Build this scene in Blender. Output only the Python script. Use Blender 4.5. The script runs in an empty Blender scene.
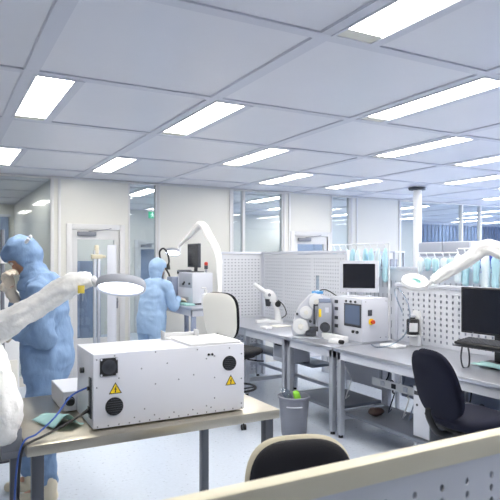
import bpy, bmesh, math, random
from mathutils import Vector, Matrix, Euler, noise
random.seed(11)
S = bpy.context.scene
COL = S.collection
PI = math.pi
V = Vector

# ------------------------------------------------------------------ materials
def lin(h):
    h = h.lstrip('#')
    out = []
    for k in (0, 2, 4):
        c = int(h[k:k+2], 16) / 255
        out.append(c/12.92 if c <= .04045 else ((c+.055)/1.055)**2.4)
    return (*out, 1)

def mat(name, col, rough=.5, metal=0., var=0., vscale=(6, 6, 6), bump=0., bscale=(60, 60, 60), emit=0., spec=.5, sheen=0., rvar=0.):
    m = bpy.data.materials.new(name); m.use_nodes = True
    nt = m.node_tree; N = nt.nodes; L = nt.links
    b = N['Principled BSDF']
    c = lin(col)
    b.inputs['Base Color'].default_value = c
    b.inputs['Roughness'].default_value = rough
    b.inputs['Metallic'].default_value = metal
    b.inputs['Specular IOR Level'].default_value = spec
    if sheen: b.inputs['Sheen Weight'].default_value = sheen
    if emit:
        b.inputs['Emission Color'].default_value = c
        b.inputs['Emission Strength'].default_value = emit
    if var or bump or rvar:
        tc = N.new('ShaderNodeTexCoord')
    if var or rvar:
        mp = N.new('ShaderNodeMapping'); mp.inputs['Scale'].default_value = vscale
        nz = N.new('ShaderNodeTexNoise'); nz.inputs['Scale'].default_value = 1; nz.inputs['Detail'].default_value = 5
        L.new(tc.outputs['Object'], mp.inputs['Vector']); L.new(mp.outputs['Vector'], nz.inputs['Vector'])
        if var:
            mr = N.new('ShaderNodeMapRange')
            mr.inputs['From Min'].default_value = .25; mr.inputs['From Max'].default_value = .75
            mr.inputs['To Min'].default_value = 1-var; mr.inputs['To Max'].default_value = 1+var
            L.new(nz.outputs['Fac'], mr.inputs['Value'])
            mx = N.new('ShaderNodeVectorMath'); mx.operation = 'SCALE'
            mx.inputs[0].default_value = c[:3]
            L.new(mr.outputs['Result'], mx.inputs['Scale']); L.new(mx.outputs['Vector'], b.inputs['Base Color'])
        if rvar:
            mr = N.new('ShaderNodeMapRange')
            mr.inputs['To Min'].default_value = max(.02, rough-rvar); mr.inputs['To Max'].default_value = rough+rvar
            L.new(nz.outputs['Fac'], mr.inputs['Value']); L.new(mr.outputs['Result'], b.inputs['Roughness'])
    if bump:
        mp = N.new('ShaderNodeMapping'); mp.inputs['Scale'].default_value = bscale
        nz = N.new('ShaderNodeTexNoise'); nz.inputs['Scale'].default_value = 1; nz.inputs['Detail'].default_value = 4
        L.new(tc.outputs['Object'], mp.inputs['Vector']); L.new(mp.outputs['Vector'], nz.inputs['Vector'])
        bp = N.new('ShaderNodeBump'); bp.inputs['Strength'].default_value = bump; bp.inputs['Distance'].default_value = .02
        L.new(nz.outputs['Fac'], bp.inputs['Height']); L.new(bp.outputs['Normal'], b.inputs['Normal'])
    return m

def glass_mat(name, tint, gloss=.06, rough=.02):
    m = bpy.data.materials.new(name); m.use_nodes = True
    nt = m.node_tree; N = nt.nodes; L = nt.links
    N.remove(N['Principled BSDF'])
    out = N['Material Output']
    t = N.new('ShaderNodeBsdfTransparent'); t.inputs['Color'].default_value = lin(tint)
    g = N.new('ShaderNodeBsdfGlossy'); g.inputs['Roughness'].default_value = rough
    lw = N.new('ShaderNodeLayerWeight'); lw.inputs['Blend'].default_value = .5
    pw = N.new('ShaderNodeMath'); pw.operation = 'POWER'; pw.inputs[1].default_value = 4.
    L.new(lw.outputs['Facing'], pw.inputs[0])
    ad = N.new('ShaderNodeMath'); ad.operation = 'MULTIPLY_ADD'; ad.inputs[1].default_value = .6; ad.inputs[2].default_value = gloss; ad.use_clamp = True
    L.new(pw.outputs[0], ad.inputs[0])
    mx = N.new('ShaderNodeMixShader')
    L.new(ad.outputs[0], mx.inputs['Fac']); L.new(t.outputs[0], mx.inputs[1]); L.new(g.outputs[0], mx.inputs[2])
    L.new(mx.outputs[0], out.inputs['Surface'])
    return m

M = {}
def D(k, *a, **kw): M[k] = mat(k, *a, **kw)
D('floor', '#c3ccda', .3, var=.06, vscale=(38, 38, 38), rvar=.08)
D('ceil', '#dcdde6', .28, var=.02, vscale=(2, 2, 2))
D('beam', '#d0d2dd', .45)
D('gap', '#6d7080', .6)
D('wall', '#d6d5cf', .3, var=.012, vscale=(1.5, 1.5, 1.5))
D('wallblue', '#c4cde6', .3)
D('trim', '#cfcfd0', .35)
D('seam', '#a9abb3', .5)
D('aluminium', '#b4b7bd', .35, metal=.8)
D('diffuser', '#fffaf0', .6, emit=12)
D('lampglow', '#f4f8ff', .6, emit=3.2)
D('reflector', '#d8d6cc', .35)
D('steel', '#b9b3a5', .3, metal=.9, var=.05, vscale=(3, 90, 3), bump=.05, bscale=(5, 300, 5))
D('benchtop', '#bfc2cb', .3, metal=.75, var=.05, vscale=(90, 3, 3))
D('legsteel', '#bcc0ca', .35, metal=.5)
D('darksteel', '#62656c', .4, metal=.8)
D('shelfsteel', '#7f8590', .42, metal=.6)
D('bluegrey', '#8b95ad', .5)
D('white', '#e2e3e5', .38)
D('boxwhite', '#d9dbe4', .4, var=.01)
D('offwhite', '#e3e1da', .45)
D('cream', '#d8d0b8', .42, var=.015)
D('panelcream', '#d3d5dc', .42)
D('pegboard', '#dcdfe6', .42)
D('peggrey', '#9aa2b2', .6)
D('grey', '#a9adb8', .45)
D('lightgrey', '#cfd2dc', .42)
D('midgrey', '#777b85', .5)
D('darkgrey', '#3d4048', .5)
D('black', '#17181c', .45)
D('rubber', '#1d1e22', .7)
D('screen', '#10131f', .22)
D('screenlit', '#4e5a70', .25, emit=.2)
D('navyfabric', '#15182b', .8, bump=.35, bscale=(260, 260, 260), spec=.25)
D('blackfabric', '#0f1018', .65, bump=.25, bscale=(260, 260, 260), spec=.3)
D('coverall', '#7d9ac0', .75, var=.05, vscale=(9, 9, 9), bump=.6, bscale=(16, 16, 8))
D('coverallpale', '#98b4d6', .75, var=.05, vscale=(9, 9, 9), bump=.6, bscale=(16, 16, 8))
D('sleeve', '#fbfaf8', .6, bump=.45, bscale=(24, 24, 24))
D('skin', '#d2a186', .5)
D('glove', '#efe2d0', .45)
D('mask', '#dfe8f2', .7)
D('shoe', '#e6dcc4', .6)
D('yellow', '#f2cf1d', .45)
D('tag', '#e8cf5a', .5)
D('red', '#c43a2c', .4)
D('orange', '#e0552a', .4)
D('green', '#86c93a', .45)
D('signgreen', '#2fae7c', .4, emit=.35)
D('signwhite', '#f5fff8', .4, emit=.5)
D('bluecable', '#3c5fb4', .4)
D('purpleblue', '#4a4fb0', .45)
D('tealpaper', '#a9d3d2', .7)
D('tealbag', '#b4dbe6', .35, bump=.6, bscale=(30, 30, 8))
D('palebag', '#e2eef4', .35, bump=.6, bscale=(30, 30, 8))
D('bluebin', '#4657b8', .45)
D('bluetape', '#58a3dc', .45)
D('brown', '#4a3a38', .5)
D('binplastic', '#7d808c', .4)
D('copperlens', '#5e9c94', .15)
D('navyblind', '#8090ad', .5, var=.06, vscale=(30, 1, 1))
D('cabinetblue', '#8794ad', .5)
D('tube', '#dfe3e8', .25)
M['glass'] = glass_mat('glass', '#eef3f6', .05)
M['clear'] = glass_mat('clear', '#dfe7ee', .10)

# ------------------------------------------------------------------ mesh builder
class MB:
    def __init__(s): s.bm = bmesh.new(); s.mi = 0
    def _fin(s, vs):
        fs = set()
        for v in vs:
            for f in v.link_faces: fs.add(f)
        for f in fs: f.material_index = s.mi
    def m(s, i): s.mi = i; return s
    def box(s, c, d, bev=0., rot=None, seg=2):
        mt = Matrix.Translation(V(c)) @ (rot.to_4x4() if rot else Matrix()) @ Matrix.Diagonal((d[0], d[1], d[2], 1))
        r = bmesh.ops.create_cube(s.bm, size=1, matrix=mt)
        vs = r['verts']
        if bev:
            es = list({e for v in vs for e in v.link_edges})
            r2 = bmesh.ops.bevel(s.bm, geom=vs+es, offset=min(bev, min(d)*.45), segments=seg, affect='EDGES', profile=.5)
            vs = r2['verts']
        s._fin(vs); return s
    def b2(s, a, b, bev=0.):
        a, b = V(a), V(b)
        return s.box((a+b)/2, tuple(abs(x) for x in (b-a)), bev)
    def cyl(s, p0, p1, r0, r1=None, n=20, cap=True):
        p0, p1 = V(p0), V(p1); r1 = r0 if r1 is None else r1
        d = p1-p0; L = d.length
        if L < 1e-6: return s
        q = d.to_track_quat('Z', 'Y').to_matrix().to_4x4()
        r = bmesh.ops.create_cone(s.bm, cap_ends=cap, segments=n, radius1=max(r0, 1e-5), radius2=max(r1, 1e-5), depth=L, matrix=Matrix.Translation((p0+p1)/2) @ q)
        s._fin(r['verts']); return s
    def ell(s, c, r, rot=None, n=18):
        if not hasattr(r, '__len__'): r = (r, r, r)
        mt = Matrix.Translation(V(c)) @ (rot.to_4x4() if rot else Matrix()) @ Matrix.Diagonal((r[0], r[1], r[2], 1))
        q = bmesh.ops.create_uvsphere(s.bm, u_segments=n, v_segments=max(6, n*2//3), radius=1, matrix=mt)
        s._fin(q['verts']); return s
    def faces(s, rings, closed=True, caps=True):
        bv = [[s.bm.verts.new(p) for p in r] for r in rings]
        n = len(bv[0]); allv = [v for r in bv for v in r]
        for a, b in zip(bv, bv[1:]):
            for i in range(n if closed else n-1):
                j = (i+1) % n
                try: s.bm.faces.new((a[i], a[j], b[j], b[i]))
                except ValueError: pass
        if caps and closed and n > 2:
            s.bm.faces.new(list(reversed(bv[0]))); s.bm.faces.new(bv[-1])
        s._fin(allv); return s
    def tube(s, pts, r, n=8, sm=6, closed=False, wr=0., seed=0):
        pts = [V(p) for p in pts]
        rr = list(r) if hasattr(r, '__len__') else [r]*len(pts)
        P, R = [], []
        k = len(pts)
        if sm > 1 and k > 2:
            segs = k if closed else k-1
            for i in range(segs):
                g = lambda j: pts[j % k] if closed else pts[max(0, min(k-1, j))]
                gr = lambda j: rr[j % k] if closed else rr[max(0, min(k-1, j))]
                a, b, c, d = g(i-1), g(i), g(i+1), g(i+2)
                for q in range(sm):
                    t = q/sm
                    P.append(.5*((2*b)+(c-a)*t+(2*a-5*b+4*c-d)*t*t+(3*b-a-3*c+d)*t**3))
                    R.append(gr(i)*(1-t)+gr(i+1)*t)
            if not closed: P.append(pts[-1]); R.append(rr[-1])
        else: P, R = pts, rr
        rings = []; up = None
        for i, p in enumerate(P):
            if closed: tg = P[(i+1) % len(P)]-P[i-1]
            else: tg = P[min(i+1, len(P)-1)]-P[max(i-1, 0)]
            tg.normalize()
            if up is None: up = V((0, 0, 1)) if abs(tg.z) < .9 else V((1, 0, 0))
            x = up.cross(tg)
            if x.length < 1e-4: x = V((1, 0, 0)).cross(tg)
            x.normalize(); y = tg.cross(x); up = y
            ring = []
            for q in range(n):
                a = 2*PI*q/n
                dr = R[i]
                if wr:
                    w = p + (x*math.cos(a)+y*math.sin(a))*R[i]
                    ln_ = i*.04
                    dr *= 1 + wr*(noise.noise(V((math.cos(a)*2.2+seed, math.sin(a)*2.2, ln_*2.2)))*1.1 + (.4-abs(noise.noise(V((math.cos(a)*1.8+ln_*3., math.sin(a)*1.8-ln_*2., seed+ln_*5)))))*.9 + noise.noise(V((math.cos(a)*3.5, math.sin(a)*3.5+ln_*7, seed+ln_*11)))*.35)
                ring.append(p + (x*math.cos(a)+y*math.sin(a))*dr)
            rings.append(ring)
        if closed: rings.append(rings[0])
        bv = [[s.bm.verts.new(q) for q in rg] for rg in (rings[:-1] if closed else rings)]
        if closed: bv.append(bv[0])
        for a, b in zip(bv, bv[1:]):
            for i in range(n):
                j = (i+1) % n
                s.bm.faces.new((a[i], a[j], b[j], b[i]))
        if not closed:
            s.bm.faces.new(list(reversed(bv[0]))); s.bm.faces.new(bv[-1])
        s._fin([v for q in bv for v in q]); return s
    def lathe(s, prof, c=(0, 0, 0), n=28, rot=None):
        c = V(c); rings = []
        for r, z in prof:
            ring = []
            for q in range(n):
                a = 2*PI*q/n
                p = V((max(r, 1e-4)*math.cos(a), max(r, 1e-4)*math.sin(a), z))
                if rot: p = rot @ p
                ring.append(c+p)
            rings.append(ring)
        return s.faces(rings)
    def prism(s, poly, th, mt):
        a = [mt @ V((x, y, 0)) for x, y in poly]; b = [mt @ V((x, y, th)) for x, y in poly]
        return s.faces([a, b])
    def pad(s, w, h, th, mt, e=3.5, curve=0., nr=7, na=40, taper=0., edge=.5, wr=0.):
        """cushion-like rounded slab in local XY (x width, y height), thickness along z; curve bends it round the y axis"""
        def pt(rho, a, side):
            ca, sa = math.cos(a), math.sin(a)
            x = math.copysign(abs(ca)**(2/e), ca)*w/2*rho; y = math.copysign(abs(sa)**(2/e), sa)*h/2*rho
            x *= 1 - taper*(y/(h/2))
            z = side*th/2*(max(0, 1-rho**6))**edge
            z += curve*x*x
            if wr: z += wr*noise.noise(V((x*9, y*9, side*3.)))
            return mt @ V((x, y, z))
        rh = [(.02+.98*i/(nr)) for i in range(nr)]+[.97, 1.]
        rh = sorted(set(rh))
        rings = [[pt(q, 2*PI*k/na, 1) for k in range(na)] for q in rh] + [[pt(q, 2*PI*k/na, -1) for k in range(na)] for q in reversed(rh[:-1])]
        return s.faces(rings)
    def loft(s, secs, n=24, e=2.4):
        rings = []
        for (cx, cy, cz, rx, ry) in secs:
            ring = []
            for q in range(n):
                a = 2*PI*q/n; ca, sa = math.cos(a), math.sin(a)
                ring.append(V((cx+math.copysign(abs(ca)**(2/e), ca)*rx, cy+math.copysign(abs(sa)**(2/e), sa)*ry, cz)))
            rings.append(ring)
        return s.faces(rings)
    def limb(s, pts, rs, n=16):
        for i in range(len(pts)-1): s.cyl(pts[i], pts[i+1], rs[i], rs[i+1], n)
        for p, r in zip(pts, rs): s.ell(p, r, n=n)
        return s
    def perf(s, w, h, px, pz, hx, hz, mt, marg=.03, n=8, power=2.0, rows=None):
        """perforated sheet in local XZ, x 0..w, z 0..h"""
        nx = int((w-2*marg)/px); nz = int((h-2*marg)/pz)
        x0 = (w-nx*px)/2; z0 = (h-nz*pz)/2
        P = lambda x, z: s.bm.verts.new(mt @ V((x, 0, z)))
        def rect(a, b, c, d): s._fin([*[v for v in s.bm.faces.new((P(a, b), P(c, b), P(c, d), P(a, d))).verts]])
        rect(0, 0, w, z0); rect(0, h-z0, w, h); rect(0, z0, x0, h-z0); rect(w-x0, z0, w, h-z0)
        for i in range(nx):
            for k in range(nz):
                cx, cz = x0+(i+.5)*px, z0+(k+.5)*pz
                if rows and not rows(i, k):
                    rect(cx-px/2, cz-pz/2, cx+px/2, cz+pz/2); continue
                inn, out = [], []
                for q in range(n):
                    a = 2*PI*(q+.5)/n; ca, sa = math.cos(a), math.sin(a)
                    inn.append(P(cx+math.copysign(abs(ca)**(2/power), ca)*hx, cz+math.copysign(abs(sa)**(2/power), sa)*hz))
                    mxx = max(abs(ca), abs(sa)); mxx = 1/mxx
                    ox, oz = ca*mxx*px/2, sa*mxx*pz/2
                    if n == 4: ox, oz = math.copysign(px/2, ca), math.copysign(pz/2, sa)
                    out.append((cx+ox, cz+oz))
                ov = [P(*o) for o in out]
                for q in range(n):
                    j = (q+1) % n
                    s.bm.faces.new((inn[q], inn[j], ov[j], ov[q]))
                if n == 8:
                    # corners between outline samples
                    for (sx, sz, q) in ((1, 1, 0), (-1, 1, 2), (-1, -1, 4), (1, -1, 6)):
                        s.bm.faces.new((ov[q], ov[q+1], P(cx+sx*px/2, cz+sz*pz/2)))
                s._fin(inn+ov)
        return s
    def mesh(s, name):
        bmesh.ops.remove_doubles(s.bm, verts=s.bm.verts, dist=1e-6)
        bmesh.ops.recalc_face_normals(s.bm, faces=s.bm.faces)
        me = bpy.data.meshes.new(name); s.bm.to_mesh(me); s.bm.free(); return me

def obj(name, mb, mats, parent=None, smooth=35, loc=None, solid=0.):
    me = mb.mesh(name) if isinstance(mb, MB) else mb
    if not isinstance(mats, (list, tuple)): mats = [mats]
    me.materials.clear()
    for k in mats: me.materials.append(M[k])
    if smooth:
        me.polygons.foreach_set('use_smooth', [True]*len(me.polygons))
        me.set_sharp_from_angle(angle=math.radians(smooth))
    o = bpy.data.objects.new(name, me); COL.objects.link(o)
    if parent: o.parent = parent
    if loc: o.location = loc
    if solid:
        md = o.modifiers.new('solid', 'SOLIDIFY'); md.thickness = solid; md.offset = 0
    return o

def tag(o, label, cat, group=None):
    o['label'] = label; o['category'] = cat
    if group: o['group'] = group
    return o
def thing(name, label, cat, loc=(0, 0, 0), rz=0., group=None):
    o = bpy.data.objects.new(name, None); COL.objects.link(o); o.empty_display_size = .1
    o.location = loc; o.rotation_euler = (0, 0, rz)
    return tag(o, label, cat, group)
def struct(name, mb, mats, parent=None, smooth=35, **k):
    o = obj(name, mb, mats, parent, smooth, **k); o['kind'] = 'structure'; return o
def dup(root, loc, rz=0., label=None):
    r = root.copy(); COL.objects.link(r); r.location = loc; r.rotation_euler = (0, 0, rz)
    if label: r['label'] = label
    for ch in list(root.children):
        c = ch.copy(); COL.objects.link(c); c.parent = r
        for g in list(ch.children):
            d = g.copy(); COL.objects.link(d); d.parent = c
    return r
RZ = lambda a: Matrix.Rotation(a, 3, 'Z')
RX = lambda a: Matrix.Rotation(a, 3, 'X')
RY = lambda a: Matrix.Rotation(a, 3, 'Y')
def T(x, y, z, rot=None): return Matrix.Translation((x, y, z)) @ (rot.to_4x4() if rot else Matrix())

# ------------------------------------------------------------------ camera
YAW = math.radians(28.8)
cam = bpy.data.cameras.new('camera'); co = bpy.data.objects.new('camera', cam); COL.objects.link(co)
cam.sensor_width = 36; cam.lens = 571/500*36; cam.shift_y = .0168; cam.clip_start = .05
cam.dof.use_dof = True; cam.dof.focus_distance = 4.2; cam.dof.aperture_fstop = 6.3
co.location = (0, 0, 1.6); co.rotation_euler = (PI/2, 0, -YAW)
S.camera = co

# ------------------------------------------------------------------ room shell
HC = 2.65
YB = 7.6; YF = 12.0; XL, XR = -3.0, 16.0; YN = -3.0
GX0, GY0, GSX, GSY = 1.60, 2.19, 1.134, 1.203      # ceiling grid (x: rows, y: along the rows)
b = MB(); b.b2((XL, YN, -.1), (XR, YF, 0)); struct('floor', b, 'floor')
b = MB()
is_ = range(-4, 10); js = range(-4, 13)
b.b2((XL, YN, HC+.06), (XR, YF, HC+.12))
for j in js:
    for i in is_:
        x0, x1 = GX0+j*GSX+.035, GX0+(j+1)*GSX-.035; y0, y1 = GY0+i*GSY+.035, GY0+(i+1)*GSY-.035
        if x1 < XL or x0 > XR or y1 < YN or y0 > YF: continue
        x0, x1, y0, y1 = max(x0, XL), min(x1, XR), max(y0, YN), min(y1, YF)
        if x1-x0 < .05 or y1-y0 < .05: continue
        b.b2((x0, y0, HC), (x1, y1, HC+.06))
struct('ceiling', b, 'ceil')
b = MB()
for j in range(-4, 14):
    x = GX0+j*GSX
    if XL < x < XR: b.b2((x-.04, YN, HC-.008), (x+.04, YF, HC+.05))
for i in range(-4, 9):
    y = GY0+i*GSY
    if YN < y < YF: b.b2((XL, y-.032, HC-.0085), (XR, y+.032, HC+.05))
b.m(1)
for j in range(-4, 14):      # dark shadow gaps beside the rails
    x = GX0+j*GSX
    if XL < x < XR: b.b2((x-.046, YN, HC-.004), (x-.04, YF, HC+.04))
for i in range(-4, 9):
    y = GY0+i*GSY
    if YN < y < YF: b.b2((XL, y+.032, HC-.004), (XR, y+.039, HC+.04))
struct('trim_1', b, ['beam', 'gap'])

# ceiling lights
def make_light():
    t = thing('ceiling_light', '', 'ceiling light', group='recessed ceiling lights')
    w, l = .21, 1.115
    b = MB()
    for (a, c) in (((-.015, 0, -.012), (0, l, .0)), ((w, 0, -.012), (w+.06, l, .0)), ((-.015, -.015, -.012), (w+.06, 0, .0)), ((-.015, l, -.012), (w+.06, l+.015, .0))):
        b.b2(a, c)
    obj('housing', b, 'beam', t)
    b = MB(); b.b2((0, 0, -.006), (w, l-.085, -.001)); obj('diffuser', b, 'diffuser', t)
    b = MB(); b.b2((0, l-.085, -.007), (w, l, -.001)); obj('end_reflector', b, 'reflector', t)
    return t
LP = {}
for j in (-1, 0, 2, 3, 6, 8): 
    for i in (-1, 1, 3): LP[(j, i)] = 1
for j in (1, 4, 5, 7):
    for i in (-2, 0, 2): LP[(j, i)] = 1
LP.pop((6, 1), 0)
for j in (-1, 1, 3, 5, 6, 8, 10, 11): LP[(j, 5)] = 1; LP[(j, 7)] = 1
for j in (4, 9): LP[(j, 6)] = 1
rown = {-1: 'over the person with hand at chin', 0: 'over the big white equipment box', 1: 'over the white high-backed chair',
        2: 'over the microscope bench', 3: 'just behind the pegboards', 4: 'just before the white column',
        5: 'just past the white column', 6: 'two past the white column', 7: 'three past the white column', 8: 'four past the white column'}
ordn = {-2: 'seventh from end wall', -1: 'sixth from end wall', 0: 'fifth from end wall', 1: 'fourth from end wall', 2: 'third from end wall', 3: 'second from end wall'}
proto = None
for (j, i) in sorted(LP):
    x, y = GX0+j*GSX+.036, GY0+i*GSY+.042
    if j == 12: continue
    if i >= 4: lab = 'recessed strip light in the ceiling of the next room behind the glass'
    else: lab = 'recessed ceiling light %s, %s' % (rown[j], ordn[i])
    if proto is None:
        proto = make_light(); proto.location = (x, y, HC); proto['label'] = lab
    else:
        o = dup(proto, (x, y, HC), 0, lab)
        if i >= 4: o['group'] = 'ceiling lights of the next room'

# back wall with openings
W0, W1 = YB, YB+.06
b = MB()
solid = [(XL, .5, 0, HC), (1.30, 1.47, 0, HC), (1.47, 2.24, 2.05, HC), (2.24, 2.29, 0, HC), (2.70, 3.87, 0, HC), (4.77, 4.90, 0, HC), (4.90, 5.70, 2.03, HC), (15.8, XR, 0, HC),
         (2.29, 2.7, 0, .12), (3.87, 4.77, 0, .9), (.5, 1.3, 0, .1), (5.7, 6.1, 0, .9), (7.22, 15.8, 0, .9)]
for x0, x1, z0, z1 in solid: b.b2((x0, W0, z0), (x1, W1, z1))
b.m(1).b2((6.10, W0, 0), (7.22, W1, HC))
struct('wall_back', b, ['wall', 'wallblue'])
b = MB()   # cover strips and seams on the wall
for x in (1.30, 1.385, 2.725, 3.845, 4.795, 4.885, 6.125, 6.24, 7.2): b.b2((x-.018, W0-.012, 0), (x+.018, W0-.0005, HC-.02), .003)
b.b2((XL, W0-.02, HC-.03), (XR, W0-.0005, HC-.009))
struct('trim_2', b, 'trim')
def window(n, x0, x1, z0, z1, mull=()):
    b = MB(); f = .022
    for xa, xb, za, zb in ((x0, x0+f, z0, z1), (x1-f, x1, z0, z1), (x0+f, x1-f, z0, z0+f), (x0+f, x1-f, z1-f, z1)): b.b2((xa, W0-.008, za), (xb, W1+.008, zb))
    for m_ in mull: b.b2((m_-.02, W0-.008, z0+f), (m_+.02, W1+.008, z1-f))
    w = struct('window_%d' % n, b, 'trim')
    b = MB(); b.b2((x0+f, W0+.026, z0+f), (x1-f, W0+.034, z1-f)); struct('pane', b, 'glass', w)
window(1, .5, 1.30, .1, HC-.01)
window(2, 2.29, 2.70, .12, HC-.01)
window(3, 3.87, 4.77, .9, HC-.01, (4.07,))
window(4, 5.70, 6.10, .9, HC-.01)
window(5, 7.22, 15.8, .9, HC-.01, (8.8, 9.32, 11, 13))
def door(n, x0, x1, zt, y=YB, gl=(.14, .12, .55), flip=False):
    b = MB(); f = .075
    for xa, xb, za, zb in ((x0, x0+f, 0, zt), (x1-f, x1, 0, zt), (x0+f, x1-f, zt-f, zt)): b.b2((xa, y-.02, za), (xb, y+.06, zb), .004)
    d = struct('door_%d' % n, b, 'trim')
    a0, a1 = x0+f+.004, x1-f-.004; z1 = zt-f-.006
    g0, g1 = a0+gl[0]*.45, a1-gl[0]*.45
    b = MB()
    b.b2((a0, y+.0, .01), (g0, y+.045, z1)); b.b2((g1, y, .01), (a1, y+.045, z1)); b.b2((g0, y, z1-gl[1]), (g1, y+.045, z1)); b.b2((g0, y, .01), (g1, y+.045, gl[2]))
    struct('door_leaf', b, 'trim', d)
    b = MB(); b.b2((g0, y+.018, gl[2]), (g1, y+.026, z1-gl[1])); struct('pane', b, 'glass', d)
    b = MB(); b.b2((a0+.06, y-.045, z1-.075), (a0+.30, y-.002, z1-.02), .006)
    b.tube([(a0+.2, y-.03, z1-.015), (a0+.42, y-.05, z1+.01), (a0+.5, y-.03, z1+.03)], .006, n=6)
    struct('door_closer', b, 'midgrey', d)
    hx = a1-.035 if not flip else a0+.035
    b = MB(); b.cyl((hx, y-.001, 1.02), (hx, y-.055, 1.02), .012); b.tube([(hx, y-.05, 1.02), (hx-.06, y-.055, 1.02), (hx-.12, y-.05, 1.02)], .009)
    b.b2((hx-.02, y-.006, .93), (hx+.02, y-.0005, 1.07), .003)
    struct('door_handle', b, 'midgrey', d)
door(1, 1.47, 2.24, 2.05)
door(2, 4.90, 5.70, 2.03)
# other walls
b = MB(); b.b2((XL-.1, YN, 0), (XL, YF, HC)); struct('wall_left', b, 'wall')
b = MB(); b.b2((XR, YN, 0), (XR+.1, YF, HC)); struct('wall_right', b, 'wallblue')
b = MB(); b.b2((XL, YN-.1, 0), (XR, YN, HC)); struct('wall_front', b, 'wall')
b = MB(); b.b2((XL, YF, 0), (3.75, YF+.06, HC)); b.b2((3.75, YF, 2.0), (4.65, YF+.06, HC)); b.b2((4.65, YF, 0), (XR, YF+.06, HC)); struct('wall_end', b, 'wall')
b = MB(); b.b2((1.33, W1+.01, 0), (1.40, YF, HC)); struct('wall_partition', b, 'wall')
b = MB(); b.b2((3.6, YF+.3, 0), (4.8, YF+.35, HC)); struct('wall_behind', b, 'wallblue')
door(3, 3.75, 4.65, 2.0, YF, flip=True)

# ------------------------------------------------------------------ service column
t = thing('service_column', 'round white service column rising to the ceiling behind the benches', 'column', (6.2, 6.17, 0))
b = MB(); b.cyl((0, 0, 0), (0, 0, HC-.004), .06, n=32); obj('shaft', b, 'white', t)
b = MB(); b.lathe([(.062, HC-.05), (.12, HC-.045), (.13, HC-.02), (.13, HC-.011), (.062, HC-.011)], n=32); obj('ceiling_collar', b, 'darkgrey', t)

# ------------------------------------------------------------------ benches
def bench(name, label, x0, x1, y0, y1, z, cat='workbench', top='benchtop', leg='legsteel', th=.03, ap=.07, legs=None, shelf=None, group=None, stretch=True, back=False, lw=.05):
    t = thing(name, label, cat, ((x0+x1)/2, (y0+y1)/2, 0), group=group)
    ox, oy = (x0+x1)/2, (y0+y1)/2
    hx, hy = (x1-x0)/2, (y1-y0)/2
    b = MB(); b.box((0, 0, z-th/2), (2*hx, 2*hy, th), .006); obj('worktop', b, top, t)
    if ap:
        b = MB(); e = .025; zt, zb = z-th-.0005, z-th-ap
        b.b2((-hx+e, -hy+e, zb), (-hx+e+.02, hy-e, zt)); b.b2((hx-e-.02, -hy+e, zb), (hx-e, hy-e, zt))
        b.b2((-hx+e+.02, -hy+e, zb), (hx-e-.02, -hy+e+.02, zt)); b.b2((-hx+e+.02, hy-e-.02, zb), (hx-e-.02, hy-e, zt))
        obj('apron', b, leg if top != 'benchtop' else 'lightgrey', t)
    legs = legs or [(x, y) for x in (x0+.05, x1-.05) for y in (y0+.05, y1-.05)]
    for (x, y) in legs:
        b = MB(); b.box((x-ox, y-oy, (z-th-.001+.025)/2), (lw, lw, z-th-.001-.025), .005); l = obj('leg', b, leg, t)
        b = MB(); b.cyl((x-ox, y-oy, 0), (x-ox, y-oy, .024), .022, .018, n=14); obj('levelling_foot', b, 'rubber', l)
    xs = sorted({x for x, _ in legs}); ys = sorted({y for _, y in legs})
    if stretch:
        zz = .16
        for y in ys:
            b = MB(); b.b2((xs[0]-ox+lw/2, y-oy-.018, zz), (xs[-1]-ox-lw/2, y-oy+.018, zz+.04), .003); obj('stretcher', b, leg, t)
        b = MB(); b.b2((xs[-1]-ox-.018, ys[0]-oy+lw/2, zz), (xs[-1]-ox+.018, ys[-1]-oy-lw/2, zz+.04), .003); obj('stretcher', b, leg, t)
    if shelf is not None:
        b = MB(); b.b2((xs[0]-ox+.03 if shelf < .3 else 0, ys[0]-oy+lw/2+.003, shelf), (xs[-1]-ox-lw/2-.002, ys[-1]-oy-lw/2-.003, shelf+.03), .004); obj('lower_shelf', b, 'shelfsteel', t)
    if back:
        b = MB(); b.b2((hx-.10, ys[0]-oy+lw/2+.01, .3), (hx-.085, ys[-1]-oy-lw/2-.01, z-th-ap-.03), .002); obj('back_panel', b, back, t)
    return t
bench('work_table', 'brushed steel work table carrying the big white equipment box', .337, 1.60, 2.58, 3.50, .8, 'table', 'steel', 'darksteel', th=.048, ap=0, stretch=False)
bench('lab_bench', 'long steel bench with the wide black monitor and dark blue chair', 3.12, 3.96, .30, 4.13, .8, shelf=.2, back='bluegrey',
      legs=[(3.17, 4.08), (3.72, 4.08), (3.17, 2.2), (3.72, 2.2), (3.72, 3.2), (3.17, .4), (3.72, .4)])
bench('lab_bench', 'short steel bench section holding the tape reel machine', 3.12, 3.96, 4.15, 4.96, .802, shelf=.2, back='lightgrey',
      legs=[(3.17, 4.2), (3.80, 4.2), (3.17, 4.91), (3.80, 4.91)])
bench('lab_bench', 'steel bench with the white microscope on it', 3.13, 3.96, 4.98, 6.84, .8, shelf=.42,
      legs=[(3.18, 5.03), (3.85, 5.03), (3.18, 5.86), (3.85, 5.86), (3.18, 6.78), (3.85, 6.78)])
bench('lab_bench', 'tall steel bench where the farther person in blue stands', 2.48, 2.98, 5.86, 7.15, 1.05, leg='bluegrey',
      legs=[(2.53, 5.92), (2.93, 5.92), (2.53, 7.09), (2.93, 7.09)])

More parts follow.
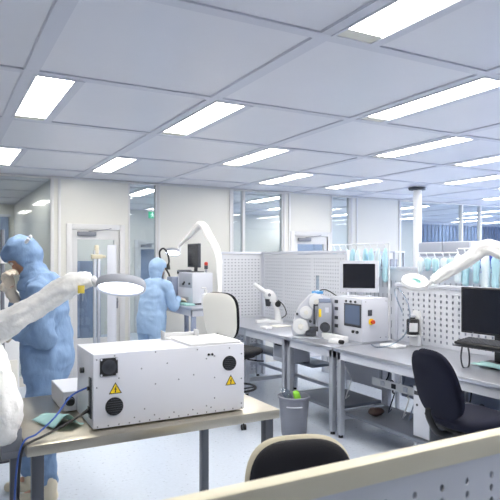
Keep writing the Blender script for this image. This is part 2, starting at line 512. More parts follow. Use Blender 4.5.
# ------------------------------------------------------------------ pegboards
def pegscreen(label, p0, ang, w, z0, z1, px, pz, hx, hz, n=4, back=None, rail='lightgrey', rh=.035, posts=True, panel='pegboard', rows=None, group='perforated pegboard screens', zfoot=None, mid=None):
    t = thing('pegboard', label, 'pegboard', (p0[0], p0[1], z0), ang, group)
    h = z1-z0
    b = MB(); b.perf(w-.06, h-rh-.01, px, pz, hx, hz, Matrix.Translation((.03, 0, .005)), n=n, power=2 if n == 8 else 2.0, rows=rows); obj('perforated_panel', b, panel, t, smooth=0, solid=.003)
    if back:
        b = MB(); b.b2((.03, back[1]-.004, .01), (w-.03, back[1]+.004, h-rh-.01)); obj('backing_panel', b, back[0], t)
    b = MB(); b.b2((0, -.022, h-rh), (w, .022, h), .004); obj('top_rail', b, rail, t)
    if posts:
        zf = (zfoot if zfoot is not None else z0)-z0
        for x in [0, w-.03] + ([mid] if mid else []):
            b = MB(); b.b2((x, -.018, zf), (x+.03, .018, h-rh), .003); obj('post', b, 'lightgrey', t)
    return t
PA = PI/2   # along +Y
pegscreen('perforated screen behind the wide black monitor and magnifier lamp', (3.985, 1.2, 0), PA, 3.05, .78, 1.36, .068, .052, .0135, .017, back=('peggrey', -.03), rows=lambda i, k: True, zfoot=.0)
pegscreen('pale perforated screen behind the microscope and reel machine', (3.985, 5.0, 0), PA, 1.88, .78, 1.69, .046, .042, .013, .011, back=('grey', -.035), zfoot=0, rows=lambda i, k: not ((i % 14 == 13) or (k > 33 and i < 16)))
pegscreen('pale perforated screen across the bench end before the door', (4.03, 6.9, .0), PI, .72, .0, 1.69, .052, .042, .018, .010, back=('grey', -.035), zfoot=0)
# screen right in front of the camera
t = pegscreen('blurred cream perforated screen with metal rail behind the black chair', (-.5, 1.0, 0), 0, 2.9, .55, 1.147, .09, .033, .0075, .0095, n=8, rail='cream', rh=.05, panel='panelcream', zfoot=0, back=('peggrey', .04), rows=lambda i, k: i >= 14)

# second pegboard row further in, with hanging bags
pegscreen('grey slotted screen under the hanging teal bags', (4.8, 2.6, 0), PA, 4.0, .0, 1.5, .075, .16, .012, .06, back=('grey', -.03), zfoot=0, rail='lightgrey')
t = thing('hanging_rail', 'thin grey rail carrying the teal plastic bags', 'rail', (4.68, 2.6, 0))
for ya, yb, zz in ((2.5, 3.65, 1.778), (1.5, 2.06, 1.658), (.98, 1.49, 1.698)):
    b = MB(); b.cyl((0, ya, zz), (0, yb, zz), .008, n=12); obj('bar', b, 'white', t)
for y, zz in ((.99, 1.69), (2.05, 1.65), (2.51, 1.77), (3.64, 1.77)):
    b = MB(); b.cyl((0, y, 0), (0, y, zz), .011, n=12); obj('upright', b, 'white', t)
k = 0
bagp = {}
for (ya, yb, n, ztop, hh) in ((5.18, 6.16, 9, 1.765, .40), (4.18, 4.60, 5, 1.645, .17), (3.66, 4.1, 5, 1.685, .34)):
    for q in range(n):
        y = ya+(yb-ya)*q/(n-1)+random.uniform(-.015, .015)
        col = ('tealbag', 'palebag', 'tealbag')[q % 3]
        bp = 'teal' if col == 'tealbag' else 'white'
        w = random.uniform(.115, .13); h = hh*random.uniform(.85, 1.05)
        t = thing('plastic_bag', '', 'bag', (4.68, y, ztop), PI/2*random.uniform(.55, .8), 'plastic bags hanging on the rail')
        where = {5.18: 'behind the monitor on the grey control box', 4.18: 'behind the magnifier lamp head', 3.66: 'behind the sleeve of the magnifier lamp'}[ya]
        t['label'] = 'thin %s plastic bag hanging %s' % ('teal' if bp == 'teal' else 'whitish', where)
        b = MB(); b.pad(w, h, .06, T(0, 0, -h/2-.04, RX(PI/2)), e=5, wr=.02, nr=8, na=36, taper=-.12); obj('bag_body', b, col, t, smooth=60)
        b = MB(); b.tube([(-.01, 0, -.055), (-.012, .005, -.02), (0, .016, .008), (.012, .005, -.02), (.01, 0, -.055)], .004, n=6); obj('hanger_loop', b, 'white', t)
# storage pieces in that row
t = thing('storage_shelf', 'grey storage shelf standing beside the round white column', 'shelf', (5.55, 6.1, 0), .5)
b = MB()
for x in (-.2, .2):
    for y in (-.17, .17): b.box((x, y, .85), (.025, .025, 1.7))
obj('uprights', b, 'grey', t)
for z in (.3, .75, 1.15, 1.42, 1.69):
    b = MB(); b.box((0, 0, z), (.43, .37, .02), .003); obj('shelf_board', b, 'lightgrey', t)
c_, s_ = math.cos(.5), math.sin(.5)
for x, y, z, d, cc, nm in ((-.08, .0, 1.161, (.16, .2, .13), 'cabinetblue', 'blue'), (.1, .02, 1.161, (.13, .2, .17), 'offwhite', 'white'), (-.02, 0, 1.431, (.28, .22, .16), 'midgrey', 'dark grey'), (0, 0, .761, (.3, .24, .22), 'offwhite', 'large white')):
    b = MB(); b.box((0, 0, d[2]/2), d, .006)
    b.box((0, 0, d[2]-.012), (d[0]+.008, d[1]+.008, .022), .004)
    o = obj('storage_box', b, cc, None, loc=(5.55+x*c_-y*s_, 6.1+x*s_+y*c_, z)); o.rotation_euler.z = .5
    tag(o, nm + ' storage box on the grey shelf by the column', 'box')
t = thing('wall_shelf_unit', 'long pale grey overhead cabinet above the teal bags', 'cabinet', (5.5, 4.95, 0), PI/2)
b = MB(); b.b2((-.45, -.15, 1.62), (.35, .15, 1.80), .005); obj('body', b, 'lightgrey', t)
for k in range(2):
    b = MB(); b.b2((-.44+k*.395, .152, 1.63), (-.055+k*.395, .168, 1.79), .003); obj('flap_door', b, 'grey', t)
b = MB()
for x in (-.43, .33): b.box((x, -.13, .81), (.03, .03, 1.62))
obj('stand', b, 'grey', t)
o = MB(); o.b2((-.24, -.15, 0), (.24, .15, .02)); 
for (a, c) in (((-.24, -.15, .02), (-.225, .15, .24)), ((.225, -.15, .02), (.24, .15, .24)), ((-.225, -.15, .02), (.225, -.135, .24)), ((-.225, .135, .02), (.225, .15, .24))): o.b2(a, c)
o = obj('storage_bin', o, 'bluebin', None, loc=(5.25, 3.98, 1.401)); o.rotation_euler.z = PI/2
tag(o, 'deep blue open storage bin behind the covered lamp arm', 'bin')
bench('lab_bench', 'further bench behind the slotted screen carrying a blue bin', 5.0, 5.75, 2.5, 4.35, .8)
bt = thing('bench_riser', 'grey riser shelf under the deep blue bin', 'shelf', (5.25, 3.98, .8))
b = MB(); b.b2((-.18, -.3, .57), (.18, .3, .6), .004); obj('riser_board', b, 'lightgrey', bt)
b = MB(); b.b2((-.17, -.29, .001), (.17, -.26, .57)); b.b2((-.17, .26, .001), (.17, .29, .57)); obj('riser_side', b, 'grey', bt)

# next room contents
for (x, y, w, h, cc, lab) in ((2.45, 11.6, .8, 1.55, 'cabinetblue', 'blue tall cabinet in the next room seen through the glazed door'),
                             (7.95, 11.6, 1.1, 2.0, 'cabinetblue', 'blue tall cabinet in the next room behind the second door')):
    t = thing('storage_cabinet', lab, 'cabinet', (x, y, 0))
    b = MB(); b.b2((-w/2, -.3, .05), (w/2, .3, h), .006); obj('body', b, cc, t)
    for k in (0, 1):
        b = MB(); b.b2((-w/2+.01+k*w/2, -.322, .08), (-.008+k*w/2, -.302, h-.03), .004); d = obj('cabinet_door', b, cc, t)
        b = MB(); b.cyl((-.04+k*.08, -.34, h*.5), (-.04+k*.08, -.34, h*.6), .008, n=10); obj('handle', b, 'legsteel', d)
    b = MB(); b.b2((-w/2+.03, -.27, 0), (w/2-.03, .28, .049)); obj('plinth', b, 'darkgrey', t)
t = thing('window_blind', 'blue vertical blind on the end wall of the next room', 'blind', (13.9, YF-.06, 0))
for k in range(24):
    b = MB(); b.box((-1.75+k*.152, 0, 2.25), (.148, .012, .66), .002, rot=RZ(.15)); obj('blind_slat', b, 'navyblind', t)
b = MB(); b.b2((-1.85, -.03, 2.585), (1.85, .05, 2.64), .004); obj('headrail', b, 'lightgrey', t)
t = thing('window_blind', 'small blue blind high on the end wall past the tall glass strip', 'blind', (.85, YF-.06, 0))
for k in range(5):
    b = MB(); b.box((-.3+k*.152, 0, 2.1), (.148, .012, .6), .002, rot=RZ(.15)); obj('blind_slat', b, 'navyblind', t)
b = MB(); b.b2((-.4, -.03, 2.405), (.42, .05, 2.45), .004); obj('headrail', b, 'lightgrey', t)

# exit sign
t = thing('exit_sign', 'small green exit sign hanging from the ceiling of the next room', 'sign', (3.83, 11.0, 2.47))
b = MB(); b.box((0, 0, 0), (.2, .03, .13), .004); obj('sign_box', b, 'signgreen', t)
b = MB(); y = -.0165
def flat(poly): b.prism(poly, .001, T(0, y, 0, RX(PI/2)))
flat([(.03, -.05), (.085, -.05), (.085, .05), (.03, .05), (.03, .042), (.077, .042), (.077, -.042), (.03, -.042)])
b.cyl((-.028, y, .04), (-.028, y-.001, .04), .011, n=14)
flat([(-.045, .022), (-.02, .028), (-.01, .0), (-.025, -.01), (-.035, -.006)])
flat([(-.032, -.004), (-.018, -.008), (-.005, -.028), (.012, -.03), (.012, -.038), (-.01, -.038)])
flat([(-.036, -.004), (-.026, -.008), (-.042, -.045), (-.06, -.048), (-.06, -.04), (-.048, -.038)])
flat([(-.02, .024), (-.004, .006), (.012, .01), (.012, .003), (-.006, -.003), (-.022, .012)])
flat([(-.044, .02), (-.062, .012), (-.066, -.008), (-.059, -.01), (-.055, .006), (-.04, .01)])
obj('running_figure', b, 'signwhite', t, smooth=0)
b = MB()
for x in (-.07, .07): b.cyl((x, 0, .066), (x, 0, HC-2.47-.001), .004, n=8)
obj('hanger', b, 'grey', t)

# ------------------------------------------------------------------ chairs
def chair(label, loc, rz, seat_z, back_h, back_w, back_mat, shell_mat, seat_mat, taper=0., ring=False, e=3., gap=.1, shell_grow=.03, tilt=.12, group=None):
    t = thing('swivel_chair', label, 'chair', loc, rz, group)
    b = MB(); b.pad(.46, .46, .085, T(.02, 0, seat_z-.045), e=3.2, nr=8); obj('seat', b, seat_mat, t, smooth=60)
    b = MB(); b.box((0, 0, seat_z-.1), (.3, .26, .025), .008); b.box((-.02, 0, seat_z-.13), (.16, .14, .05), .01); obj('seat_plate', b, 'black', t)
    bz = seat_z+gap+back_h/2
    R = Matrix(((0, 0, 1), (1, 0, 0), (0, 1, 0)))       # pad x -> y, pad y -> z, pad z -> x(forward)
    mt = T(-.235, 0, bz, RY(-tilt) @ R)
    b = MB(); b.pad(back_w, back_h, .06, mt @ T(0, 0, .012), e=e, curve=.55, nr=8, na=48, taper=taper); obj('backrest', b, back_mat, t, smooth=60)
    b = MB(); b.pad(back_w+shell_grow, back_h+shell_grow, .026, mt @ T(0, 0, -.026), e=e, curve=.55, nr=8, na=48, taper=taper); obj('back_shell', b, shell_mat, t, smooth=60)
    b = MB(); b.tube([(-.06, 0, seat_z-.12), (-.2, 0, seat_z-.12), (-.275, 0, seat_z-.02), (-.285, 0, seat_z+gap+back_h*.16)], [.02, .02, .02, .016], n=10); obj('back_bar', b, 'black', t)
    b = MB(); b.cyl((0, 0, .11), (0, 0, .3), .028); b.cyl((0, 0, .3), (0, 0, seat_z-.15), .016); obj('gas_column', b, 'black', t)
    b = MB(); b.tube([(.06, -.1, seat_z-.12), (.1, -.2, seat_z-.13), (.1, -.27, seat_z-.125)], .007, n=8); obj('lever', b, 'black', t)
    b = MB(); b.cyl((0, 0, .075), (0, 0, .125), .05)
    for k in range(5):
        a = 2*PI*k/5+.3
        d = V((math.cos(a), math.sin(a), 0))
        b.tube([d*.03+V((0, 0, .105)), d*.17+V((0, 0, .098)), d*.30+V((0, 0, .075))], [.026, .022, .016], n=8)
    obj('star_base', b, 'black', t)
    for k in range(5):
        a = 2*PI*k/5+.3
        d = V((math.cos(a), math.sin(a), 0)); q = V((-d.y, d.x, 0))
        p = d*.30+V((0, 0, .026)); 
        b = MB(); b.cyl(p-q*.022, p-q*.006, .026, n=16); b.cyl(p+q*.006, p+q*.022, .026, n=16); b.cyl(p-q*.006, p+q*.006, .008); b.cyl(p, p+V((0, 0, .045)), .007, n=8)
        obj('caster', b, 'rubber', t)
    if ring:
        b = MB(); b.tube([(.2*math.cos(2*PI*k/20), .2*math.sin(2*PI*k/20), .33) for k in range(20)], .011, n=8, sm=2, closed=True)
        for k in range(4):
            a = PI/4+k*PI/2; b.cyl((.02*math.cos(a), .02*math.sin(a), .31), (.19*math.cos(a), .19*math.sin(a), .33), .008, n=8)
        obj('foot_ring', b, 'black', t)
    return t
chair('white high-backed lab chair standing at the bench with the microscope', (2.58, 4.99, 0), .42, .73, .46, .41, 'blackfabric', 'offwhite', 'blackfabric', taper=-.05, ring=True, e=3.4, gap=.09, shell_grow=.0)
chair('black chair with a cream back edge facing away from the steel table', (1.187, 1.653, 0), -1.876, .455, .38, .43, 'blackfabric', 'cream', 'blackfabric', gap=.05, e=3.2, shell_grow=.022, taper=.06)
chair('dark blue fabric chair pulled up to the bench with the wide black monitor', (2.87, 2.45, 0), -.14, .66, .43, .37, 'navyfabric', 'navyfabric', 'navyfabric', taper=.12, gap=-.03, e=2.9, ring=True, shell_grow=.005, tilt=.28)

# ------------------------------------------------------------------ big white equipment box
bx0, bx1, by0, by1, bz0, bz1 = .638, 1.425, 2.655, 3.02, .8, 1.155
cx, cy = (bx0+bx1)/2, (by0+by1)/2
t = thing('equipment_box', 'large white metal equipment box with fan grilles on the steel table', 'equipment box', (cx, cy, bz0), -.012)
w, d, h = bx1-bx0, by1-by0, bz1-bz0
b = MB(); b.b2((-w/2, -d/2, .008), (w/2, d/2, h), .004); obj('housing', b, 'boxwhite', t)
for (x, y) in ((-w/2+.04, -d/2+.04), (w/2-.04, -d/2+.04), (-w/2+.04, d/2-.04), (w/2-.04, d/2-.04)):
    b = MB(); b.cyl((x, y, 0), (x, y, .0075), .014, n=12); obj('foot', b, 'rubber', t)
b = MB(); b.b2((w/2-.30, -d/2+.012, h+.0005), (w/2-.012, d/2-.03, h+.012), .003); obj('hatch_lid', b, 'white', t)
b = MB(); fy = -d/2
for (x, z) in [(.016, .33), (.016, .20), (.016, .02), (.10, .342), (.30, .345), (.23, .27), (.36, .285), (.42, .20), (.30, .19), (.12, .235), (.50, .215), (.57, .29), (.57, .05), (.615, .30), (.615, .19), (.615, .085), (.70, .335), (.77, .3), (.77, .17), (.77, .04), (.52, .34), (.245, .075)]+[(.02+q*.05, .018) for q in range(16)]+[(.045+q*.05, .040) for q in range(3, 13, 2)]:
    if abs(x-.016) < .001 and z == .02: continue
    b.cyl((x-w/2, fy+.0005, z), (x-w/2, fy-.0025, z), .0042, .0032, n=8)
obj('screws', b, 'midgrey', t)
# square fan
b = MB(); X, Z = -w/2+.072, h-.062
b.box((X, fy-.004, Z), (.084, .007, .084), .004); f_ = obj('square_fan', b, 'black', t)
b = MB()
for r in (.012, .022, .032): b.lathe([(r-.0016, 0), (r+.0016, 0), (r+.0016, .003), (r-.0016, .003)], (X, fy-.0078, Z), n=24, rot=RX(PI/2))
for a in (0, PI/2): b.box((X, fy-.0105, Z), (.07, .003, .003), rot=RY(a+.78))
obj('fan_guard', b, 'darkgrey', f_)
b = MB()
for sx in (-1, 1):
    for sz in (-1, 1): b.cyl((X+sx*.036, fy-.0076, Z+sz*.036), (X+sx*.036, fy-.01, Z+sz*.036), .005, n=10)
obj('fan_screws', b, 'lightgrey', f_)
for (X, Z, r) in ((-w/2+.098, .105, .043), (w/2-.088, .256, .039)):
    b = MB(); b.cyl((X, fy-.0005, Z), (X, fy-.007, Z), r, r*.96, n=36); v_ = obj('round_vent', b, 'black', t)
    b = MB()
    for q in range(-3, 4):
        z = q*r*.25; hw = math.sqrt(max(0, (r*.86)**2-z*z)); b.box((X, fy-.0085, Z+z), (2*hw, .003, r*.06))
    obj('louvre', b, 'darkgrey', v_, smooth=0)
for (X, Z) in ((-w/2+.103, .19), (w/2-.08, .168)):
    tri = lambda s: [(X+s*math.sin(a), Z-.008+s*math.cos(a)) for a in (0, -2*PI/3, 2*PI/3)]
    b = MB(); b.prism(tri(.036), .001, T(0, fy-.0004, 0, RX(PI/2))); wl = obj('warning_label', b, 'black', t, smooth=0)
    b = MB(); b.prism(tri(.0285), .0008, T(0, fy-.0015, 0, RX(PI/2))); obj('yellow_field', b, 'yellow', wl, smooth=0)
    b = MB(); z0 = Z-.008
    b.prism([(X+.002, z0+.017), (X-.006, z0+.002), (X-.0005, z0+.0025), (X-.003, z0-.008), (X-.0055, z0-.0075), (X-.001, z0-.0145), (X+.003, z0-.007), (X+.0005, z0-.0075), (X+.006, z0+.006), (X+.001, z0+.0055), (X+.0055, z0+.016)][::-1], .0008, T(0, fy-.0024, 0, RX(PI/2))); obj('lightning_bolt', b, 'black', wl, smooth=0)
b = MB()
for q in (0, .02): b.cyl((w/2-.205+q, fy-.0003, h-.045), (w/2-.205+q, fy-.003, h-.045), .006, n=12)
obj('indicator_holes', b, 'black', t)
b = MB(); b.b2((-w/2-.005, -d/2+.03, .05), (-w/2-.0003, -d/2+.075, .24), .001); pl = obj('socket_plate', b, 'darkgrey', t)
b = MB(); b.b2((-w/2-.012, -d/2+.04, .07), (-w/2-.0055, -d/2+.066, .105), .001); obj('power_inlet', b, 'black', pl)
b = MB(); b.cyl((-w/2-.0055, -d/2+.053, .19), (-w/2-.016, -d/2+.053, .19), .01, n=12); obj('signal_socket', b, 'black', pl)
b = MB(); b.cyl((-w/2-.0005, -d/2+.2, .25), (-w/2-.018, -d/2+.2, .25), .014, n=14); obj('side_knob', b, 'black', t)
# cables from its side
wx = bx0-.012; 
o = MB(); o.tube([(wx-.01, by0+.05, bz0+.195), (.55, 2.74, .955), (.47, 2.68, .885), (.39, 2.65, .83), (.332, 2.635, .806), (.302, 2.62, .70), (.29, 2.64, .45), (.275, 2.66, .15), (.26, 2.74, .012), (.2, 2.9, .012)], .0042, n=8, sm=8)
tag(obj('cable', o, 'bluecable', None, smooth=60), 'thin blue cable running from the white equipment box over the table edge', 'cable')
o = MB(); o.tube([(wx-.004, by0+.054, bz0+.088), (.585, 2.70, .872), (.5, 2.67, .842), (.42, 2.635, .822), (.355, 2.605, .810), (.322, 2.575, .80), (.305, 2.565, .70), (.302, 2.57, .45), (.305, 2.58, .2), (.32, 2.61, .014), (.43, 2.7, .012)], [.010]+[.0058]*10, n=8, sm=8)
tag(obj('cable', o, 'black', None, smooth=60), 'thick black power cable hanging from the white equipment box', 'cable')
# tray lying on top
t = thing('plastic_tray', 'small white plastic tray lying on top of the white equipment box', 'tray', (1.19, 2.975, bz1), -.05)
b = MB(); b.b2((-.10, -.035, .0005), (.10, .035, .006), .002); obj('tray_floor', b, 'white', t)
for s in (-1, 1):
    b = MB(); b.b2((s*.10-.006 if s > 0 else -.10, -.035, .0065), (s*.10 if s > 0 else -.094, .035, .045), .002); obj('tray_wall', b, 'white', t)
b = MB(); b.b2((-.0935, .028, .0065), (.0935, .035, .03), .002); obj('tray_wall', b, 'white', t)
# small device behind it
t = thing('control_unit', 'small pale control unit with black knob beside the white equipment box', 'control unit', (.665, 3.225, .8), .0)
b = MB(); b.b2((-.09, -.17, .004), (.09, .17, .108), .005); b.m(0); obj('casing', b, 'lightgrey', t, smooth=0)
b = MB(); b.cyl((-.055, -.1705, .058), (-.055, -.176, .058), .025, n=20); b.cyl((-.055, -.176, .058), (-.055, -.205, .058), .02, .018, n=20); obj('knob', b, 'black', t)
b = MB(); b.cyl((.045, -.1705, .05), (.045, -.185, .05), .007, n=12); obj('switch', b, 'midgrey', t)
# teal tissue
o = MB(); n = 12
vs = [[V((.41+.14*i/n+.07*k/n, 2.96-.19*k/n, .803+.006*(1+noise.noise(V((i*.55, k*.55, 3)))) + .055*math.sin(PI*min(1, i/n*1.1))**1.4*(.5+.5*k/n))) for i in range(n+1)] for k in range(n+1)]
for row in range(n):
    for i in range(n):
        o.bm.faces.new([o.bm.verts.new(p) for p in (vs[row][i], vs[row][i+1], vs[row+1][i+1], vs[row+1][i])])
ob = obj('tissue', o, 'tealpaper', None, smooth=80, solid=.002); tag(ob, 'crumpled teal cleanroom wipe lying beside the small control unit', 'wipe')

# ------------------------------------------------------------------ magnifier lamps with fabric sleeves
def lamp(label, pts, rs, head, tilt_dir, tilt, rad=.112, lit=True, tagp=None, base=None, wr=.27, seed=0, glow='lampglow'):
    p0 = V(pts[0])
    t = thing('magnifier_lamp', label, 'lamp', p0, group=None)
    L_ = lambda p: V(p)-p0
    b = MB(); b.tube([L_(p) for p in pts], rs, n=30, sm=12, wr=wr, seed=seed); obj('fabric_sleeve', b, 'sleeve', t, smooth=70)
    hp = L_(head); q = V((math.cos(tilt_dir), math.sin(tilt_dir), 0))
    ax = V((-q.y, q.x, 0)); R = Matrix.Rotation(tilt, 3, ax)       # tips the underside towards -q
    b = MB(); b.lathe([(rad*.52, .012), (rad*.62, .024), (rad*.95, .022), (rad, .008), (rad, -.012), (rad*.97, -.018), (rad*.9, -.012), (rad*.9, .0), (rad*.56, .0), (rad*.52, -.002)], hp, n=40, rot=R); hd = obj('lamp_head', b, 'grey' if lit else 'white', t)
    if lit:
        b = MB(); b.lathe([(rad*.10, -.0065), (rad*.885, -.0065), (rad*.885, -.003), (rad*.10, -.003)], hp, n=40, rot=R); obj('ring_diffuser', b, glow, hd)
    b = MB(); b.lathe([(.001, -.002), (rad*.5, -.001), (rad*.515, .004), (rad*.5, .011), (.001, .016)], hp, n=32, rot=R); obj('lens', b, 'copperlens' if not lit else 'clear', hd)
    e = L_(pts[-1]); dv = (hp-e); dv.z = 0
    edge = hp + R @ (-(dv.normalized())*rad*.97)
    b = MB(); b.tube([e, (e+edge)/2+V((0, 0, .006)), edge], [.022, .018, .014], n=10); obj('neck', b, 'white', t)
    if tagp:
        b = MB(); b.box(L_(tagp), (.03, .004, .035), .001, rot=RZ(-YAW)); obj('yellow_tag', b, 'tag', t)
    if base:
        b = MB(); 
        for a in base: b.b2(L_(a[0]), L_(a[1]), .003)
        obj('clamp_base', b, 'midgrey', t)
    return t
view_dir = math.atan2(math.cos(YAW), math.sin(YAW))
lamp('lit magnifier lamp in a white fabric sleeve leaning over the white equipment box',
     [(.25, 2.73, .79), (.26, 2.73, .93), (.215, 2.79, 1.11), (.185, 2.84, 1.235), (.30, 2.77, 1.32), (.42, 2.72, 1.40), (.55, 2.655, 1.485), (.62, 2.625, 1.505)],
     [.045, .078, .07, .070, .057, .048, .048, .03], (.738, 2.56, 1.475), view_dir, .36, tagp=(.565, 2.585, 1.462), seed=3,
     base=[((.25, 2.70, .72), (.40, 2.80, .75)), ((.25, 2.70, .75), (.333, 2.80, .848))])
lamp('magnifier lamp in a white sleeve before the perforated screen of the long bench',
     [(3.88, 2.42, .80), (3.89, 2.44, 1.1), (3.88, 2.52, 1.38), (3.84, 2.78, 1.57), (3.79, 3.0, 1.685), (3.72, 3.15, 1.60), (3.62, 3.30, 1.48), (3.57, 3.38, 1.42)],
     [.04, .05, .055, .06, .055, .05, .046, .034], (3.48, 3.49, 1.40), view_dir, -.52, rad=.112, lit=False, seed=9, base=[((3.82, 2.36, .80), (3.94, 2.48, .806))])
lamp('far magnifier lamp in a white sleeve above the person at the tall bench',
     [(2.90, 6.03, 1.05), (2.93, 6.07, 1.35), (2.93, 6.12, 1.64), (2.90, 6.28, 1.86), (2.87, 6.47, 2.02), (2.83, 6.65, 1.93), (2.80, 6.84, 1.83), (2.77, 6.94, 1.77)],
     [.02, .025, .036, .042, .042, .034, .026, .018], (2.70, 7.0, 1.68), view_dir, .42, rad=.10, seed=5, base=[((2.85, 5.98, 1.05), (2.95, 6.08, 1.056))], glow='lampglow')

# ------------------------------------------------------------------ things on the benches
# control box
t = thing('control_box', 'grey control box with a small screen and emergency stop', 'control box', (3.65, 4.415, .802))
b = MB(); b.b2((-.16, -.245, .012), (.16, .245, .42), .006); obj('cabinet', b, 'lightgrey', t)
b = MB(); b.b2((-.165, -.26, .0), (.19, .25, .0115), .003); obj('base_plate', b, 'legsteel', t)
b = MB(); b.box((-.163, -.105, .255), (.005, .255, .22), .002); sc_ = obj('screen_bezel', b, 'darkgrey', t)
b = MB(); b.box((-.1662, -.105, .26), (.002, .215, .18)); obj('screen', b, 'screenlit', sc_)
for k, z in enumerate((.37, .30, .21, .13)):
    b = MB(); b.box((-.1645, .145, z), (.008, .05, .033), .003); obj('socket', b, 'darkgrey', t)
for y in (-.01, -.08, -.15):
    b = MB(); b.cyl((-.1605, y, .385), (-.172, y, .385), .011, n=12); obj('button', b, 'darkgrey', t)
for y in (-.12, -.18):
    b = MB(); b.cyl((-.1605, y, .10), (-.178, y, .10), .014, n=12); obj('knob', b, 'black', t)
b = MB(); b.box((-.16+.09, -.2475, .285), (.05, .006, .055), .003); obj('main_switch', b, 'darkgrey', t)
b = MB(); b.cyl((-.16+.105, -.2455, .20), (-.16+.105, -.252, .20), .031, n=24); es = obj('emergency_stop', b, 'yellow', t)
b = MB(); b.cyl((-.16+.105, -.2525, .20), (-.16+.105, -.272, .20), .014, n=16); b.cyl((-.16+.105, -.272, .20), (-.16+.105, -.284, .20), .021, .019, n=20); obj('stop_button', b, 'orange', es)
b = MB()
for x, z in ((.13, .045), (.06, .045), (.13, .39), (-.12, .39)): b.cyl((x, -.2452, z), (x, -.2475, z), .005, n=8)
obj('screws', b, 'midgrey', t)
# monitor on control box
def monitor(label, loc, rz, w, h, bez, bezmat, stand, th=.04, lw=.018, cap=.018):
    t = thing('monitor', label, 'monitor', loc, rz)      # screen faces -X
    z0 = stand
    b = MB(); b.box((0, 0, z0+h/2), (th, w, h), .006); b.box((th*.7, 0, z0+h/2), (th*.7, w*.7, h*.7), .01); cs = obj('casing', b, bezmat, t)
    b = MB(); b.box((-th/2-.0008, 0, z0+h/2+(cap-bez)/2), (.0016, w-2*bez, h-bez-cap)); obj('screen', b, 'screen', t)
    b = MB(); b.b2((th*.3, -.03, .012), (th*.3+.025, .03, z0+h*.4), .004); b.box((th*.3, 0, .006), (.16, .22, .011), .004); obj('stand', b, bezmat, t)
    b = MB(); b.box((-th/2-.001, w*.32, z0+cap*.5), (.002, .012, .005)); obj('power_button', b, 'midgrey', cs)
    return t
monitor('pale-framed dark monitor standing on the grey control box', (3.67, 4.43, 1.222), .72, .375, .31, .03, 'lightgrey', .045, th=.05, cap=.04)
o = MB(); o.box((0, 0, .012), (.1, .24, .02), .004); o.m(1)
for a in range(4):
    for q in range(9): o.box((-.036+a*.024, -.1+q*.025, .025), (.018, .019, .008), .001)
ob = obj('keypad', o, ['darkgrey', 'black'], None, loc=(3.555, 4.80, 1.09)); ob.rotation_euler.z = .2
tag(ob, 'small black keypad above the reel machine beside the control box', 'keypad')
t = thing('keypad_bracket', 'grey bracket post carrying the small black keypad', 'bracket', (3.56, 4.80, .802))
b = MB(); b.box((0, 0, .003), (.1, .12, .006)); b.cyl((0, 0, .006), (0, 0, .28), .012); b.box((0, 0, .284), (.09, .2, .007), .002); obj('post', b, 'grey', t)
o = MB(); o.tube([(3.56, 4.88, 1.11), (3.53, 4.97, 1.17), (3.56, 4.99, 1.24), (3.6, 4.9, 1.27), (3.64, 4.78, 1.22), (3.66, 4.67, 1.17)], .006, n=8, sm=8)
tag(obj('cable', o, 'black', None, smooth=60), 'black cable loop between the keypad and the control box', 'cable')
# reel machine : local x to the viewer's right along the plate, -y towards the viewer
t = thing('tape_reel_machine', 'tape reel machine with white reels beside the grey control box', 'machine', (3.33, 4.74, .802), -.56)
b = MB(); b.box((-.04, .0, .008), (.34, .2, .015), .004); obj('base', b, 'grey', t)
poly = [(-.2, .016), (.02, .016), (.05, .30), (.16, .32), (.17, .40), (.02, .45), (-.03, .44), (-.14, .33), (-.19, .20), (-.215, .09)]
b = MB(); b.prism(poly[::-1], .012, T(0, .02, 0, RX(PI/2))); obj('face_plate', b, 'lightgrey', t, smooth=0)
for (x, z, r, th) in ((-.125, .115, .078, .05), (-.07, .255, .062, .045), (.035, .36, .075, .04)):
    b = MB(); b.lathe([(.001, 0), (r*.98, 0), (r, .004), (r*.98, .007), (r*.82, .007), (r*.82, th-.008), (r*.98, th-.008), (r, th-.004), (r*.98, th), (r*.35, th+.001), (.001, th+.001)], (x, .0075, z), n=36, rot=RX(PI/2)); rl = obj('reel', b, 'white', t)
    b = MB(); b.lathe([(.001, 0), (r*.36, 0), (r*.32, .012), (r*.2, .014), (.001, .014)], (x, .0065-th, z), n=24, rot=RX(PI/2)); obj('reel_hub', b, 'offwhite', rl)
b = MB(); b.box((.115, -.01, .185), (.135, .13, .335), .006); body = obj('drive_box', b, 'grey', t)
b = MB(); b.box((.115, .0, .375), (.12, .10, .04), .004); obj('top_cap', b, 'bluegrey', t)
b = MB(); b.cyl((.115, -.076, .115), (.115, -.088, .115), .05, n=24); b.cyl((.115, -.088, .115), (.115, -.115, .115), .043, .038, n=24); obj('hand_knob', b, 'darkgrey', t)
b = MB(); b.box((.066, -.0765, .255), (.024, .003, .08)); obj('yellow_label', b, 'yellow', t)
b = MB(); b.box((.135, -.0765, .285), (.035, .003, .05)); obj('white_label', b, 'lightgrey', t)
b = MB(); b.box((.01, -.035, .24), (.014, .04, .2), .003); b.box((.01, -.04, .09), (.09, .06, .04), .004); b.cyl((.015, -.06, .33), (.06, -.06, .335), .008); obj('feed_arm', b, 'darkgrey', t)
b = MB(); b.box((-.02, -.035, .05), (.1, .06, .05), .004); b.cyl((-.03, -.04, .17), (-.03, -.07, .17), .014); b.cyl((-.16, -.01, .24), (-.16, -.04, .24), .012); obj('tape_guide', b, 'darkgrey', t)
b = MB(); b.tube([(-.198, -.02, .14), (-.175, -.02, .24), (-.13, -.02, .325), (-.03, -.02, .43), (.03, -.02, .435)], .004, n=6, sm=4); obj('tape', b, 'white', t)
t = thing('tape_roll', 'small blue tape roll on a clear tube above the reel machine', 'tape roll', (3.50, 4.9, .802))
